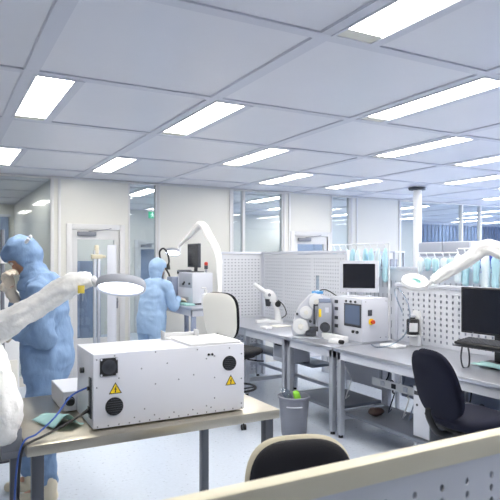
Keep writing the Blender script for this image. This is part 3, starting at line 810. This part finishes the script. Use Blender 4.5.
b = MB(); b.cyl((0, 0, 0), (0, 0, .47), .022, n=18); obj('clear_tube', b, 'tube', t)
b = MB(); b.lathe([(.023, .43), (.06, .43), (.06, .455), (.023, .455)], n=28); obj('roll', b, 'bluetape', t)
b = MB(); b.cyl((0, 0, .471), (0, 0, .62), .017, n=18); obj('upper_tube', b, 'clear', t)
# pieces in front of the control box
t = thing('tool_block', 'small white block with black handle lying before the grey control box', 'tool', (3.3, 4.28, .802), .1)
b = MB(); b.box((0, .03, .02), (.09, .13, .039), .005); obj('block', b, 'white', t)
b = MB(); b.cyl((-.02, -.036, .024), (-.02, -.075, .024), .02, n=16); obj('handle', b, 'black', t)
o = MB(); o.box((0, 0, .03), (.06, .36, .06), .008); ob = obj('linear_rail', o, 'white', None, loc=(3.39, 4.46, .802)); tag(ob, 'white linear rail lying along the foot of the control box', 'rail')
# microscope : local -x looks to the left of the picture
t = thing('microscope', 'white binocular microscope on the bench before the pale perforated screen', 'microscope', (3.68, 6.16, .8), -YAW)
b = MB(); b.prism([(-.17, -.09), (.12, -.09), (.15, -.05), (.15, .05), (.12, .09), (-.17, .09), (-.19, .04), (-.19, -.04)], .03, T(0, 0, .0)); obj('base', b, 'white', t)
b = MB(); b.tube([(.09, 0, .03), (.085, 0, .14), (.05, 0, .24), (.02, 0, .31)], [.045, .036, .034, .04], n=14); b.lathe([(.03, .03), (.05, .03), (.05, .04), (.03, .045)], (-.06, 0, 0)); obj('arm', b, 'white', t)
b = MB(); b.ell((-.02, 0, .345), (.085, .06, .065), rot=RY(.3)); b.box((.03, 0, .30), (.09, .09, .09), .02); obj('optical_head', b, 'white', t)
b = MB(); b.cyl((-.03, 0, .29), (-.03, 0, .20), .04, .03, n=20); obj('objective', b, 'darkgrey', t)
for s in (-1, 1):
    b = MB(); b.cyl((-.06, s*.03, .37), (-.12, s*.034, .415), .026, n=16); b.m(1); b.cyl((-.12, s*.034, .415), (-.205, s*.036, .478), .028, .024, n=16); obj('eyepiece', b, ['white', 'black'], t)
    b = MB(); b.cyl((.09, s*.035, .23), (.09, s*.075, .23), .036, n=20); obj('focus_knob', b, 'black', t)
b = MB(); b.cyl((-.015, -.058, .345), (-.015, -.07, .345), .02, n=16); obj('zoom_knob', b, 'midgrey', t)
b = MB(); b.tube([(.14, .0, .05), (.2, .02, .1), (.17, .05, .2), (.1, .06, .27)], .006, n=6); obj('lead', b, 'black', t)
o = MB(); o.box((0, 0, .006), (.2, .16, .012), .003); ob = obj('work_mat', o, 'offwhite', None, loc=(3.55, 5.72, .8)); tag(ob, 'flat pale work mat beside the microscope', 'mat')
o = MB(); o.box((0, 0, .014), (.09, .13, .028), .006); ob = obj('parts_tray', o, 'white', None, loc=(3.30, 5.62, .8)); tag(ob, 'small white parts tray at the front edge of the microscope bench', 'tray')

# wide monitor + keyboard on the long bench
monitor('wide black monitor on the long bench under the covered lamp arm', (3.70, 2.87, .80), .10, .60, .36, .014, 'black', .215, th=.035, cap=.016)
t = thing('keyboard', 'black computer keyboard on its tray below the wide black monitor', 'keyboard', (3.40, 2.68, .985), .06)
b = MB(); b.box((0, 0, .012), (.17, .50, .02), .005, rot=RY(-.10)); obj('keyboard_case', b, 'black', t)
b = MB()
for a in range(5):
    for q in range(17):
        b.box((-.058+a*.029, -.223+q*.0279, .0265+(-.058+a*.029)*.1), (.023, .0225, .008), .002)
obj('keys', b, 'darkgrey', t, smooth=0)
t = thing('keyboard_tray', 'grey clamp tray holding up the black keyboard', 'tray', (3.40, 2.68, .8), .06)
b = MB(); b.box((.0, 0, .169), (.17, .52, .007), .002); obj('tray_plate', b, 'darkgrey', t)
for y in (-.22, .22):
    b = MB(); b.tube([(-.03, y, .165), (-.045, y, .08), (-.02, y, .006), (.04, y, .006), (.05, y, .08), (.03, y, .165)], .006, n=8); obj('clamp_leg', b, 'darkgrey', t)
o = MB(); n = 10
vs = [[V((3.50+.16*k/n, 2.55+.40*i/n+.01*math.sin(k), .803+.012*(1+noise.noise(V((i*.5, k*.5, 8)))))) for i in range(n+1)] for k in range(n+1)]
for row in range(n):
    for i in range(n): o.bm.faces.new([o.bm.verts.new(p) for p in (vs[row][i], vs[row+1][i], vs[row+1][i+1], vs[row][i+1])])
ob = obj('cleaning_cloth', o, 'tealpaper', None, smooth=80, solid=.002); tag(ob, 'pale teal cloth lying on the bench under the keyboard tray', 'cloth')
# instrument on the perforated screen
t = thing('dispenser', 'black dispenser with a white label in its white holder near the lamp', 'dispenser', (3.80, 3.86, .8))
b = MB(); b.box((.075, .0, .16), (.01, .10, .32), .003); b.box((.01, 0, .1), (.14, .14, .01), .003); b.b2((.03, -.05, 0), (.08, .05, .094), .004); obj('holder', b, 'white', t)
b = MB(); b.lathe([(.001, .107), (.052, .107), (.055, .112), (.055, .235), (.05, .245), (.025, .25), (.022, .262), (.001, .262)], (.015, -.005, 0), n=26); bo = obj('bottle', b, 'black', t)
b = MB(); b.lathe([(.001, .2625), (.026, .2625), (.026, .28), (.001, .284)], (.015, -.005, 0), n=20); obj('cap', b, 'lightgrey', bo)
b = MB(); b.lathe([(.0555, .135), (.057, .135), (.057, .215), (.0555, .215)], (.015, -.005, 0), n=26)
bm = b.bm
dl = [f for f in bm.faces if (f.calc_center_median()-V((.015, -.005, .17))).to_2d().normalized().dot(V((-.6, -.8))) < .75]
bmesh.ops.delete(bm, geom=dl, context='FACES'); obj('label', b, 'white', bo)
o = MB(); o.tube([(3.78, 3.95, 1.10), (3.72, 3.98, 1.27), (3.62, 3.86, 1.335), (3.55, 3.70, 1.29), (3.53, 3.60, 1.14), (3.5, 3.62, .96), (3.46, 3.75, .85), (3.45, 3.92, .807), (3.5, 4.05, .807)], .0065, n=8, sm=10)
tag(obj('hose', o, 'clear', None, smooth=60), 'pale flexible hose looping from the dispenser down to the bench', 'hose')
o = MB(); o.box((0, 0, .012), (.14, .2, .022), .005); o.m(1); o.box((0, .0, .024), (.08, .12, .003))
ob = obj('weighing_plate', o, ['white', 'lightgrey'], None, loc=(3.62, 3.9, .8)); tag(ob, 'flat white plate on the bench before the black dispenser', 'plate')

# under the benches
t = thing('computer_tower', 'grey computer tower standing under the long bench', 'computer', (3.42, 3.17, .23))
b = MB(); b.box((0, 0, .2), (.38, .17, .4), .006); obj('case', b, 'midgrey', t)
b = MB(); b.box((-.1935, 0, .2), (.006, .16, .38), .002); obj('front_panel', b, 'lightgrey', t)
b = MB(); b.box((-.198, 0, .34), (.003, .14, .03)); b.cyl((-.197, .04, .25), (-.2, .04, .25), .01, n=12); obj('drive_bay', b, 'darkgrey', t)
o = MB(); o.ell((0, 0, .035), (.08, .055, .035)); o.ell((-.03, 0, .045), (.04, .04, .03)); ob = obj('foot_pedal', o, 'brown', None, loc=(3.36, 3.83, .2305)); tag(ob, 'rounded dark brown foot pedal on the low shelf of the long bench', 'pedal')
for y0, y1, lab in ((2.35, 3.05, 'near the wide monitor'), (3.30, 4.0, 'above the brown foot pedal')):
    t = thing('cable_tray', 'white cable tray mounted under the long bench ' + lab, 'cable tray', (3.52, (y0+y1)/2, .46))
    b = MB(); L2 = (y1-y0)/2; b.b2((-.06, -L2, 0), (.04, L2, .006)); b.b2((-.06, -L2, .0065), (-.055, L2, .07)); obj('tray', b, 'white', t)
    for y in (-L2+.05, L2-.05):
        b = MB(); b.b2((-.01, y-.01, .0065), (.01, y+.01, .268)); obj('hanger', b, 'grey', t)
    for q in range(4):
        b = MB(); y = -L2*.6+q*L2*.4; b.box((-.0615, y, .035), (.012, .05, .04), .003); obj('socket', b, 'lightgrey' if q % 2 else 'darkgrey', t)
random.seed(4)
for k, (ya, yb) in enumerate(((3.9, 3.8), (3.7, 3.55), (3.5, 3.62), (3.0, 2.8), (4.5, 4.6), (4.75, 4.4))):
    o = MB(); x = 3.58
    zt = .62 if k < 4 else .66
    o.tube([(x, ya, zt), (x-.05, ya-.03, zt-.08), (x-.09, (ya+yb)/2+.05, zt-.16), (x-.05, (ya+yb)/2-.04, zt-.1), (x-.0, yb+.06, zt-.22), (x-.04, yb, .40), (x-.08, yb+.03, .238), (x+.02, yb+.1, .237)], .0055, n=6, sm=8)
    tag(obj('cable', o, ('black', 'bluegrey', 'white')[k % 3], None, smooth=60), ['black cable dangling just over the brown pedal', 'blue-grey cable coiled below the cable tray by the tower', 'white cable drooping between tower and pedal', 'black cable drooping beyond the computer tower', 'blue-grey cable hanging under the reel machine', 'white cable hanging under the reel machine'][k], 'cable')
for y, x, lab in ((5.4, 3.5, 'white drawer box on the shelf under the microscope bench'),):
    z = .2325 if y < 5 else .4505
    t = thing('module_box', lab, 'box', (x, y, z))
    b = MB(); b.box((0, 0, .13), (.3, .3, .26), .006); obj('casing', b, 'lightgrey', t)
    b = MB(); b.box((-.153, 0, .14), (.005, .24, .18), .002); obj('front_plate', b, 'grey', t)
    b = MB(); b.tube([(-.156, -.06, .19), (-.18, -.06, .19), (-.18, .06, .19), (-.156, .06, .19)], .005, n=6, sm=2); obj('handle', b, 'darkgrey', t)

# waste bin
t = thing('waste_bin', 'grey round waste bin on the floor before the bench legs', 'waste bin', (2.84, 4.34, 0))
b = MB(); b.lathe([(.001, .0), (.105, .0), (.112, .01), (.138, .34), (.148, .345), (.148, .36), (.138, .362), (.134, .35), (.107, .02), (.001, .015)], n=40); obj('bucket', b, 'binplastic', t)
b = MB(); b.tube([(.1485*math.cos(a), .1485*math.sin(a), .285) for a in [(-2.6+q*.12) for q in range(9)]], .006, n=6, sm=2); obj('handle_slot', b, 'lightgrey', t)
o = MB(); o.pad(.07, .2, .02, T(2.86, 4.30, .31, RZ(.3) @ RX(1.2)), e=5, wr=.02); tag(obj('wrapper', o, 'green', None, smooth=60), 'bright green wrapper sticking out of the grey waste bin', 'wrapper')
o = MB(); o.pad(.10, .22, .03, T(2.80, 4.36, .33, RZ(.9) @ RX(1.0)), e=4, wr=.04); tag(obj('plastic_wrap', o, 'clear', None, smooth=60), 'clear crumpled plastic wrap sticking out of the grey waste bin', 'wrap')

# far bench equipment
t = thing('bonding_machine', 'far grey machine on the tall bench with monitor on top', 'machine', (2.76, 6.42, 1.05))
b = MB(); b.b2((-.12, -.22, .02), (.14, .25, .38), .006); obj('cabinet', b, 'lightgrey', t)
b = MB(); b.b2((-.2, .255, .02), (.1, .42, .32), .006); obj('side_module', b, 'bluegrey', t)
b = MB(); b.b2((-.123, -.2, .20), (-.1205, .2, .37), .001); b.b2((-.123, -.1, .05), (-.1205, .1, .09), .001); obj('front_plate', b, 'grey', t)
for y, z in ((.02, .26), (.05, .24), (-.14, .25), (.22, .37), (.22, .06)):
    b = MB(); b.cyl((-.1235, y, z), (-.138, y, z), .013, n=12); obj('knob', b, 'black', t)
b = MB(); b.box((0, 0, .009), (.2, .4, .017)); obj('foot_rail', b, 'darkgrey', t)
b = MB(); b.box((-.09, .24, .21), (.03, .03, .38), .004); obj('corner_post', b, 'white', t)
monitor('far dark monitor seen edge-on above the grey machine', (2.77, 6.46, 1.4305), .0, .34, .29, .015, 'darkgrey', .06, th=.035)
t = thing('keyboard', 'far teal-grey keyboard lying on the grey machine under the edge-on monitor', 'keyboard', (2.70, 6.60, 1.4305), .1)
b = MB(); b.box((0, 0, .011), (.13, .16, .02), .004); obj('keyboard_case', b, 'midgrey', t)
b = MB()
for a in range(4):
    for q in range(5): b.box((-.045+a*.03, -.06+q*.03, .0245), (.024, .024, .007), .001)
obj('keys', b, 'darkgrey', t, smooth=0)
t = thing('signal_light', 'small red-topped signal light on the grey machine', 'signal light', (2.84, 6.26, 1.4305))
b = MB(); b.cyl((0, 0, 0), (0, 0, .04), .014, n=14); obj('stem', b, 'grey', t)
b = MB(); b.cyl((0, 0, .041), (0, 0, .085), .022, n=16); obj('dark_segment', b, 'darkgrey', t)
b = MB(); b.cyl((0, 0, .086), (0, 0, .115), .022, n=16); b.ell((0, 0, .115), (.022, .022, .012)); obj('red_segment', b, 'red', t)
t = thing('gooseneck_light', 'black gooseneck work light looping above the tall bench', 'lamp', (2.62, 6.89, 1.05))
b = MB(); b.cyl((0, .0, 0), (0, 0, .02), .045, n=18); obj('base', b, 'black', t)
b = MB(); b.tube([(0, 0, .02), (.0, .0, .28), (-.02, .03, .38), (-.06, .10, .46), (-.06, .2, .56), (-.05, .24, .64), (-.03, .16, .68), (-.02, .04, .62), (-.02, -.02, .52), (-.03, -.02, .47)], .012, n=10, sm=8); obj('gooseneck', b, 'black', t)
b = MB(); b.cyl((-.03, -.02, .475), (-.035, -.025, .41), .018, .03, n=16); obj('lamp_head', b, 'black', t)
t = thing('spray_bottle', 'white plastic bottle at the end of the tall bench', 'bottle', (2.70, 5.96, 1.05))
b = MB(); b.lathe([(.001, 0), (.045, 0), (.05, .006), (.05, .11), (.04, .14), (.016, .155), (.016, .17), (.001, .17)], n=24); obj('bottle_body', b, 'white', t)
b = MB(); b.cyl((0, 0, .171), (0, 0, .19), .019, n=16); b.tube([(0, 0, .19), (0, 0, .21), (-.05, 0, .215)], .008, n=8); obj('nozzle', b, 'white', t)
t = thing('parts_bin', 'purple-blue parts bin at the front of the tall bench', 'bin', (2.60, 6.72, 1.05), .1)
b = MB(); b.box((0, 0, .005), (.12, .16, .008)); 
for a, d_ in (((-.056, 0, .035), (.008, .16, .06)), ((.056, 0, .045), (.008, .16, .08)), ((0, -.076, .04), (.104, .008, .07)), ((0, .076, .04), (.104, .008, .07))): b.box(a, d_, .002)
obj('bin_shell', b, 'purpleblue', t)
o = MB(); o.box((0, 0, .012), (.12, .34, .022), .006); ob = obj('folded_wipes', o, 'tealpaper', None, loc=(2.575, 6.28, 1.05)); tag(ob, 'folded pale teal wipes at the front of the tall bench', 'wipes')

# left edge of the place
t = thing('equipment_cabinet', 'white equipment cabinet beside the person in blue', 'cabinet', (.40, 5.35, 0))
b = MB(); b.b2((-.35, -.2, .06), (.215, .25, 1.33), .012); obj('body', b, 'white', t)
b = MB(); b.b2((-.33, -.214, .1), (.2, -.202, .75), .004); dr = obj('cabinet_door', b, 'offwhite', t)
b = MB(); b.box((.15, -.222, .6), (.015, .012, .12), .003); obj('handle', b, 'midgrey', dr)
b = MB(); b.b2((-.33, -.18, 0), (.2, .22, .059)); obj('plinth', b, 'darkgrey', t)
t = thing('stand_pole', 'slim grey pole with white joint standing before the white cabinet', 'pole', (.465, 4.95, 0))
b = MB(); b.cyl((0, 0, .03), (0, 0, 1.83), .016, n=14); obj('tube', b, 'midgrey', t)
b = MB(); b.lathe([(.001, 0), (.12, 0), (.12, .015), (.03, .029), (.001, .029)]); obj('foot_plate', b, 'darkgrey', t)
b = MB(); b.cyl((0, 0, 1.56), (0, 0, 1.62), .03, n=16); obj('joint', b, 'white', t)
t = thing('profile_post', 'twin grey profile post with white cap before the glazed door', 'post', (1.60, 6.53, 0))
for s in (-1, 1):
    b = MB(); b.box((s*.022, 0, .86), (.03, .04, 1.66), .003); obj('profile', b, 'legsteel', t)
b = MB(); b.box((0, 0, .015), (.17, .2, .028), .004); obj('foot_plate', b, 'grey', t)
b = MB(); b.box((0, 0, 1.70), (.04, .05, .1), .006); b.box((0, 0, 1.62), (.12, .06, .05), .006); b.box((.075, 0, 1.62), (.05, .03, .03), .004); obj('cap_block', b, 'cream', t)
t = thing('panel_board', 'narrow upright white board standing beside the twin profile post', 'board', (1.755, 6.46, 0), -.4)
b = MB(); b.b2((-.05, -.012, .03), (.05, .012, 1.755), .004); obj('board', b, 'lightgrey', t)
b = MB(); b.box((.02, 0, .015), (.08, .18, .029), .004); obj('foot', b, 'grey', t)

# ------------------------------------------------------------------ people
def remesh(name, mb, voxel, smooth=8, fac=.5):
    me = mb.mesh(name); o = bpy.data.objects.new(name, me); COL.objects.link(o)
    r = o.modifiers.new('r', 'REMESH'); r.mode = 'VOXEL'; r.voxel_size = voxel
    s = o.modifiers.new('s', 'SMOOTH'); s.factor = fac; s.iterations = smooth
    dg = bpy.context.evaluated_depsgraph_get(); dg.update()
    out = bpy.data.meshes.new_from_object(o.evaluated_get(dg), depsgraph=dg)
    bpy.data.objects.remove(o); bpy.data.meshes.remove(me)
    out.name = name
    return out
def wrinkle(me, amp, seed=0, fz=1.):
    nrm = [v.normal.copy() for v in me.vertices]
    for v, n in zip(me.vertices, nrm):
        p = v.co
        a = noise.noise(V((p.x*7, p.y*7, p.z*4*fz+seed)))+.7*noise.noise(V((p.x*16+seed, p.y*16, p.z*10*fz+p.x*8)))
        c = 1-abs(noise.noise(V((p.x*9+p.z*5, p.y*9, p.z*12*fz+seed*2))))*2
        v.co = p + n*amp*(a*.8+c*.5)
def hand(b, wr, d, nrm, side, curl=.5, pad=0., s=1.):
    wr, d, nrm = V(wr), V(d).normalized(), V(nrm).normalized()
    lat = d.cross(nrm).normalized()*side; nrm = (nrm-d*nrm.dot(d)).normalized()
    R = Matrix((d, lat, nrm)).transposed()
    b.ell(wr+d*.05*s, (.056*s+pad, .042*s+pad, .019*s+pad), rot=R, n=14)
    b.cyl(wr-d*.03*s, wr+d*.03*s, .028*s+pad, .03*s+pad, 12)
    for i, (off, ln) in enumerate(((.031, .074), (.011, .084), (-.010, .078), (-.030, .06))):
        p = wr+d*.092*s+lat*off*s; dd = d+lat*off*1.2
        dd.normalize(); r = .0088*s+pad
        c = curl*(1+.12*i)
        for k, f in enumerate((.45, .32, .26)):
            dd = (Matrix.Rotation(c*(.7 if k == 0 else 1.), 3, d.cross(nrm)) @ dd)
            if dd.dot(nrm) < 0 and k == 0: dd = (Matrix.Rotation(-2*c*.7, 3, d.cross(nrm)) @ dd); c = -c
            q = p+dd*ln*f*s*1.05
            b.limb([p, q], [r, r*.92], n=10); p = q; r *= .93
    p = wr+d*.028*s+lat*.036*s; dd = (d*.65+lat*.7+nrm*.35).normalized()
    q = p+dd*.038*s; b.limb([wr+d*.02*s+lat*.018*s, p, q], [.014*s+pad, .0125*s+pad, .0105*s+pad], n=10)
    dd = (d*.9+lat*.15+nrm*.5).normalized(); b.limb([q, q+dd*.032*s], [.0105*s+pad, .0085*s+pad], n=10)

def person(label, loc, rz, P, cov, mask=False, extra=None):
    """P: joints in local metres, +x forward, +y the person's own left, z up"""
    hc = V(P['head']); pit = P['pitch']; yw = P.get('headyaw', 0)
    RH = RZ(yw) @ RY(pit)
    f, up, lf = RH @ V((1, 0, 0)), RH @ V((0, 0, 1)), RH @ V((0, 1, 0))
    # skin: one continuous body
    b = MB()
    secs = P['torso']
    b.loft([(x, y, z, rx*.82, ry*.82) for x, y, z, rx, ry in secs])
    b.limb([V(P['neck']), hc-up*.05-f*.02], [.058, .052])
    b.ell(hc+up*.025-f*.012, (.095, .075, .098), rot=RH, n=24)
    b.ell(hc-up*.045+f*.025, (.062, .058, .075), rot=RH, n=20)
    b.limb([hc+f*.088+up*.008, hc+f*.108-up*.03], [.009, .014], n=10)
    b.ell(hc+f*.098-up*.034, (.014, .019, .011), rot=RH, n=10)
    b.ell(hc+f*.088-up*.068, (.012, .026, .008), rot=RH, n=10)
    b.ell(hc+f*.070-up*.103, (.022, .026, .018), rot=RH, n=10)
    b.limb([hc+f*.084+up*.03+lf*.036, hc+f*.090+up*.034, hc+f*.084+up*.03-lf*.036], [.010, .009, .010], n=8)
    for s in (1, -1): b.ell(hc+lf*s*.076-f*.008, (.02, .011, .03), rot=RH, n=10)
    for sd, k in ((1, 'L'), (-1, 'R')):
        sh, el, wr, hd, hn, cu = P['arm'+k]
        b.limb([sh, el, wr], [.056, .043, .030])
        hand(b, wr, hd, hn, sd, cu, s=P.get('hs', 1.))
        hp, kn, an = P['leg'+k]
        b.limb([hp, kn, an], [.085, .058, .043]); an = V(an)
        b.limb([an, an+V((.13, 0, -.045))], [.042, .03])
    me = remesh('person', b, .0075, 5)
    body = obj('person', me, 'skin', None, smooth=60)
    body.location = loc; body.rotation_euler = (0, 0, rz); tag(body, label, 'person')
    for s in (1, -1):
        e = MB(); e.ell(hc+f*.078+up*.014+lf*s*.032, .0125, n=12); e.m(1); e.ell(hc+f*.086+up*.012+lf*s*.033, .0062, n=10); obj('eye', e, ['white', 'black'], body)
    # coverall with hood
    b = MB(); b.loft([(x, y, z, rx, ry) for x, y, z, rx, ry in secs])
    for k in 'LR':
        sh, el, wr, hd, hn, cu = P['arm'+k]
        sh, el, wr = V(sh), V(el), V(wr); af = P.get('arm_fat', 1); wr = wr+(el-wr).normalized()*P.get('cuff'+k, 0)
        b.limb([sh, (sh+el)/2, el, (el+wr)/2, wr-(wr-el).normalized()*.01], [q*af for q in (.086, .080, .070, .060, .048)])
        hp, kn, an = [V(q) for q in P['leg'+k]]
        b.limb([hp, (hp+kn)/2, kn, (kn+an)/2, an+V((0, 0, .075))], [q*P.get('fat', 1) for q in (.12, .108, .092, .086, .076)])
    hs = P.get('hood', 1.)
    b.limb([V(P['neck'])+V((0, 0, .01)), V(P['neck'])+V((-.015, 0, -.08))], [.07*hs, .125*hs])
    for sg in (1, -1): b.limb([V(P['neck'])+V((-.02, sg*.05, -.05)), V(P['armL' if sg > 0 else 'armR'][0])], [.085, .075])
    me = remesh('coverall', b, .010, 5)
    wrinkle(me, P.get('wr', .008), P.get('seed', 0))
    c = obj('coverall', me, cov, body, smooth=70); md = c.modifiers.new('solid', 'SOLIDIFY'); md.thickness = .004; md.offset = 1
    b = MB(); nk = V(P['neck'])
    b.ell(hc+up*.018-f*.014, (.122*hs, .105*hs, .132*hs), rot=RH, n=26)
    b.limb([hc+f*.03+up*.05, hc+f*.04-up*.04], [.088*hs, .078*hs])
    b.limb([hc+V((-.02, 0, -.05)), nk+V((.015, 0, .02))], [.092*hs, .088*hs])
    b.limb([nk+V((.015, 0, .02)), nk+V((.0, 0, -.05))], [.088*hs, .112*hs])
    b.limb([hc-up*.09+f*.02, nk+V((.045, 0, -.035))], [.066*hs, .08*hs])
    for sg in (1, -1): b.limb([nk+V((-.012, sg*.03, 0)), nk+V((-.025, sg*.115, -.06))], [.07*hs, .035])
    me = remesh('hood', b, .0085, 5)
    wrinkle(me, P.get('wr', .008)*.8, P.get('seed', 0)+9, 1.5)
    bm = bmesh.new(); bm.from_mesh(me)
    dl = [v for v in bm.verts if v.co.z < nk.z-.085+.25*max(0, v.co.x-nk.x)*0]
    for v in bm.verts:
        r = v.co-hc; a, l, u = r.dot(f), r.dot(lf), r.dot(up)
        if a > (.05 if u > .03 else .03+.02*max(0, u)/.03) and (l/.1)**2+((u+.035)/P.get('open', .088))**2 < 1: dl.append(v)
    bmesh.ops.delete(bm, geom=list(set(dl)), context='VERTS')
    bm.to_mesh(me); bm.free()
    c = obj('hood', me, cov, body, smooth=70); md = c.modifiers.new('solid', 'SOLIDIFY'); md.thickness = .005; md.offset = 1
    # seams: zip placket and waist seam
    for k in 'LR':
        sh, el, wr, hd, hn, cu = P['arm'+k]; wr, el = V(wr), V(el)
        g = MB(); hand(g, wr, hd, hn, 1 if k == 'L' else -1, cu, pad=.0028, s=P.get('hs', 1.))
        q = (wr-el).normalized(); g.cyl(wr-q*(.07+P.get('cuff'+k, 0)), wr+q*.01, .043, .034, 16)
        obj('glove', remesh('glove', g, .005, 3), 'glove', body, smooth=60)
        an = V(P['leg'+k][2])
        s = MB(); s.limb([an+V((-.01, 0, .1)), an+V((-.01, 0, -.01)), an+V((-.03, 0, -.045))], [.066, .062, .05])
        s.limb([an+V((-.02, 0, -.05)), an+V((.08, 0, -.05)), an+V((.16, 0, -.06))], [.05, .05, .036])
        me = remesh('shoe_cover', s, .009, 4)
        for v in me.vertices: v.co.z = max(v.co.z, P.get('sole', .002))
        wrinkle(me, .002, 4)
        for v in me.vertices: v.co.z = max(v.co.z, P.get('sole', .002))
        obj('shoe_cover', me, 'shoe', body, smooth=60)
    if mask:
        m_ = MB(); m_.pad(.15, .105, .012, Matrix.Translation(hc+f*.108-up*.06) @ (RH @ Matrix(((0, 0, 1), (1, 0, 0), (0, 1, 0)))).to_4x4(), e=3, curve=-9., nr=6, na=36)
        obj('face_mask', m_, 'mask', body, smooth=60)
    if extra: extra(body, hc, f, up, lf)
    return body

def clip(body, hc, f, up, lf):
    b = MB(); b.cyl(hc+V((-.025, .07, .08)), hc+V((-.06, .078, .125)), .012, n=12); b.m(1); b.ell(hc+V((-.072, .078, .138)), .013, n=10)
    obj('hood_toggle', b, ['white', 'black'], body)
tor = [(-.0, 0, .78, .13, .17), (-.01, 0, .86, .155, .195), (-.015, 0, .95, .165, .20), (-.01, 0, 1.06, .16, .19), (-.005, 0, 1.18, .15, .19), (-.008, 0, 1.30, .132, .195), (-.012, 0, 1.39, .118, .175), (.0, 0, 1.45, .10, .13), (.02, 0, 1.49, .08, .09)]
person('person in a blue hooded coverall bowing the head with one hand at the chin', (.645, 4.03, 0), math.radians(153),
       dict(head=(.145, 0, 1.605), pitch=.72, neck=(.055, 0, 1.465), torso=[(x-.0, y, z, rx*.94, ry) for x, y, z, rx, ry in tor], seed=2, wr=.022, fat=.92, arm_fat=.95, cuffR=.10, hs=1.22, hood=.97,
            armL=((-.01, .165, 1.375), (-.07, .23, 1.09), (.15, .13, 1.13), (.9, -.3, .1), (0, -1, 0), .5),
            armR=((.0, -.165, 1.375), (.15, -.15, 1.12), (.225, .02, 1.38), (.05, .42, .88), (-.85, .35, -.1), .7),
            legL=((-.03, .09, .86), (-.02, .10, .47), (-.035, .10, .085)), legR=((.0, -.09, .86), (.09, -.10, .48), (.12, -.10, .085))),
       'coverall', extra=clip)
tor2 = [(-.04, 0, .74, .12, .16), (-.04, 0, .82, .135, .175), (-.04, 0, .90, .14, .175), (-.025, 0, 1.0, .13, .165), (-.01, 0, 1.11, .13, .17), (.01, 0, 1.22, .12, .18), (.025, 0, 1.29, .10, .16), (.04, 0, 1.345, .08, .09)]
person('person in a pale blue hooded coverall working at the tall bench', (2.22, 6.36, 0), math.radians(26),
       dict(head=(.055, 0, 1.475), pitch=.25, neck=(.035, 0, 1.335), torso=tor2, seed=7, wr=.012, hood=.80, fat=.80, arm_fat=.74,
            armL=((.03, .165, 1.27), (.12, .21, 1.05), (.27, .10, 1.11), (.9, -.3, -.1), (0, 0, -1), .35),
            armR=((.03, -.165, 1.27), (.10, -.22, 1.04), (.27, -.13, 1.12), (.95, .2, -.1), (0, 0, -1), .35),
            legL=((-.04, .085, .80), (-.02, .09, .45), (-.05, .09, .085)), legR=((-.04, -.085, .80), (-.02, -.09, .45), (-.05, -.09, .085))),
       'coverallpale', mask=True)

# ------------------------------------------------------------------ added blue side fill, world, view
a = bpy.data.lights.new('window_daylight', 'AREA'); a.shape = 'RECTANGLE'; a.size = 5; a.size_y = 1.6; a.energy = 420; a.color = (.68, .79, 1.)
o = bpy.data.objects.new('window_daylight', a); COL.objects.link(o); o.location = (15.7, 4.5, 1.6); o.rotation_euler = (0, PI/2, 0)  # area lamp added to tint this side blue; the wall behind has no window
w = bpy.data.worlds.new('world'); S.world = w; w.use_nodes = True
w.node_tree.nodes['Background'].inputs['Color'].default_value = (.75, .83, 1, 1)
w.node_tree.nodes['Background'].inputs['Strength'].default_value = .3
S.view_settings.view_transform = 'Standard'; S.view_settings.look = 'None'; S.view_settings.gamma = 1; S.view_settings.use_curve_mapping = False
S.view_settings.exposure = 1.2
S.cycles.use_denoising = True
S.cycles.max_bounces = 8; S.cycles.diffuse_bounces = 5; S.cycles.glossy_bounces = 4; S.cycles.transparent_max_bounces = 12
S.cycles.sample_clamp_indirect = 6
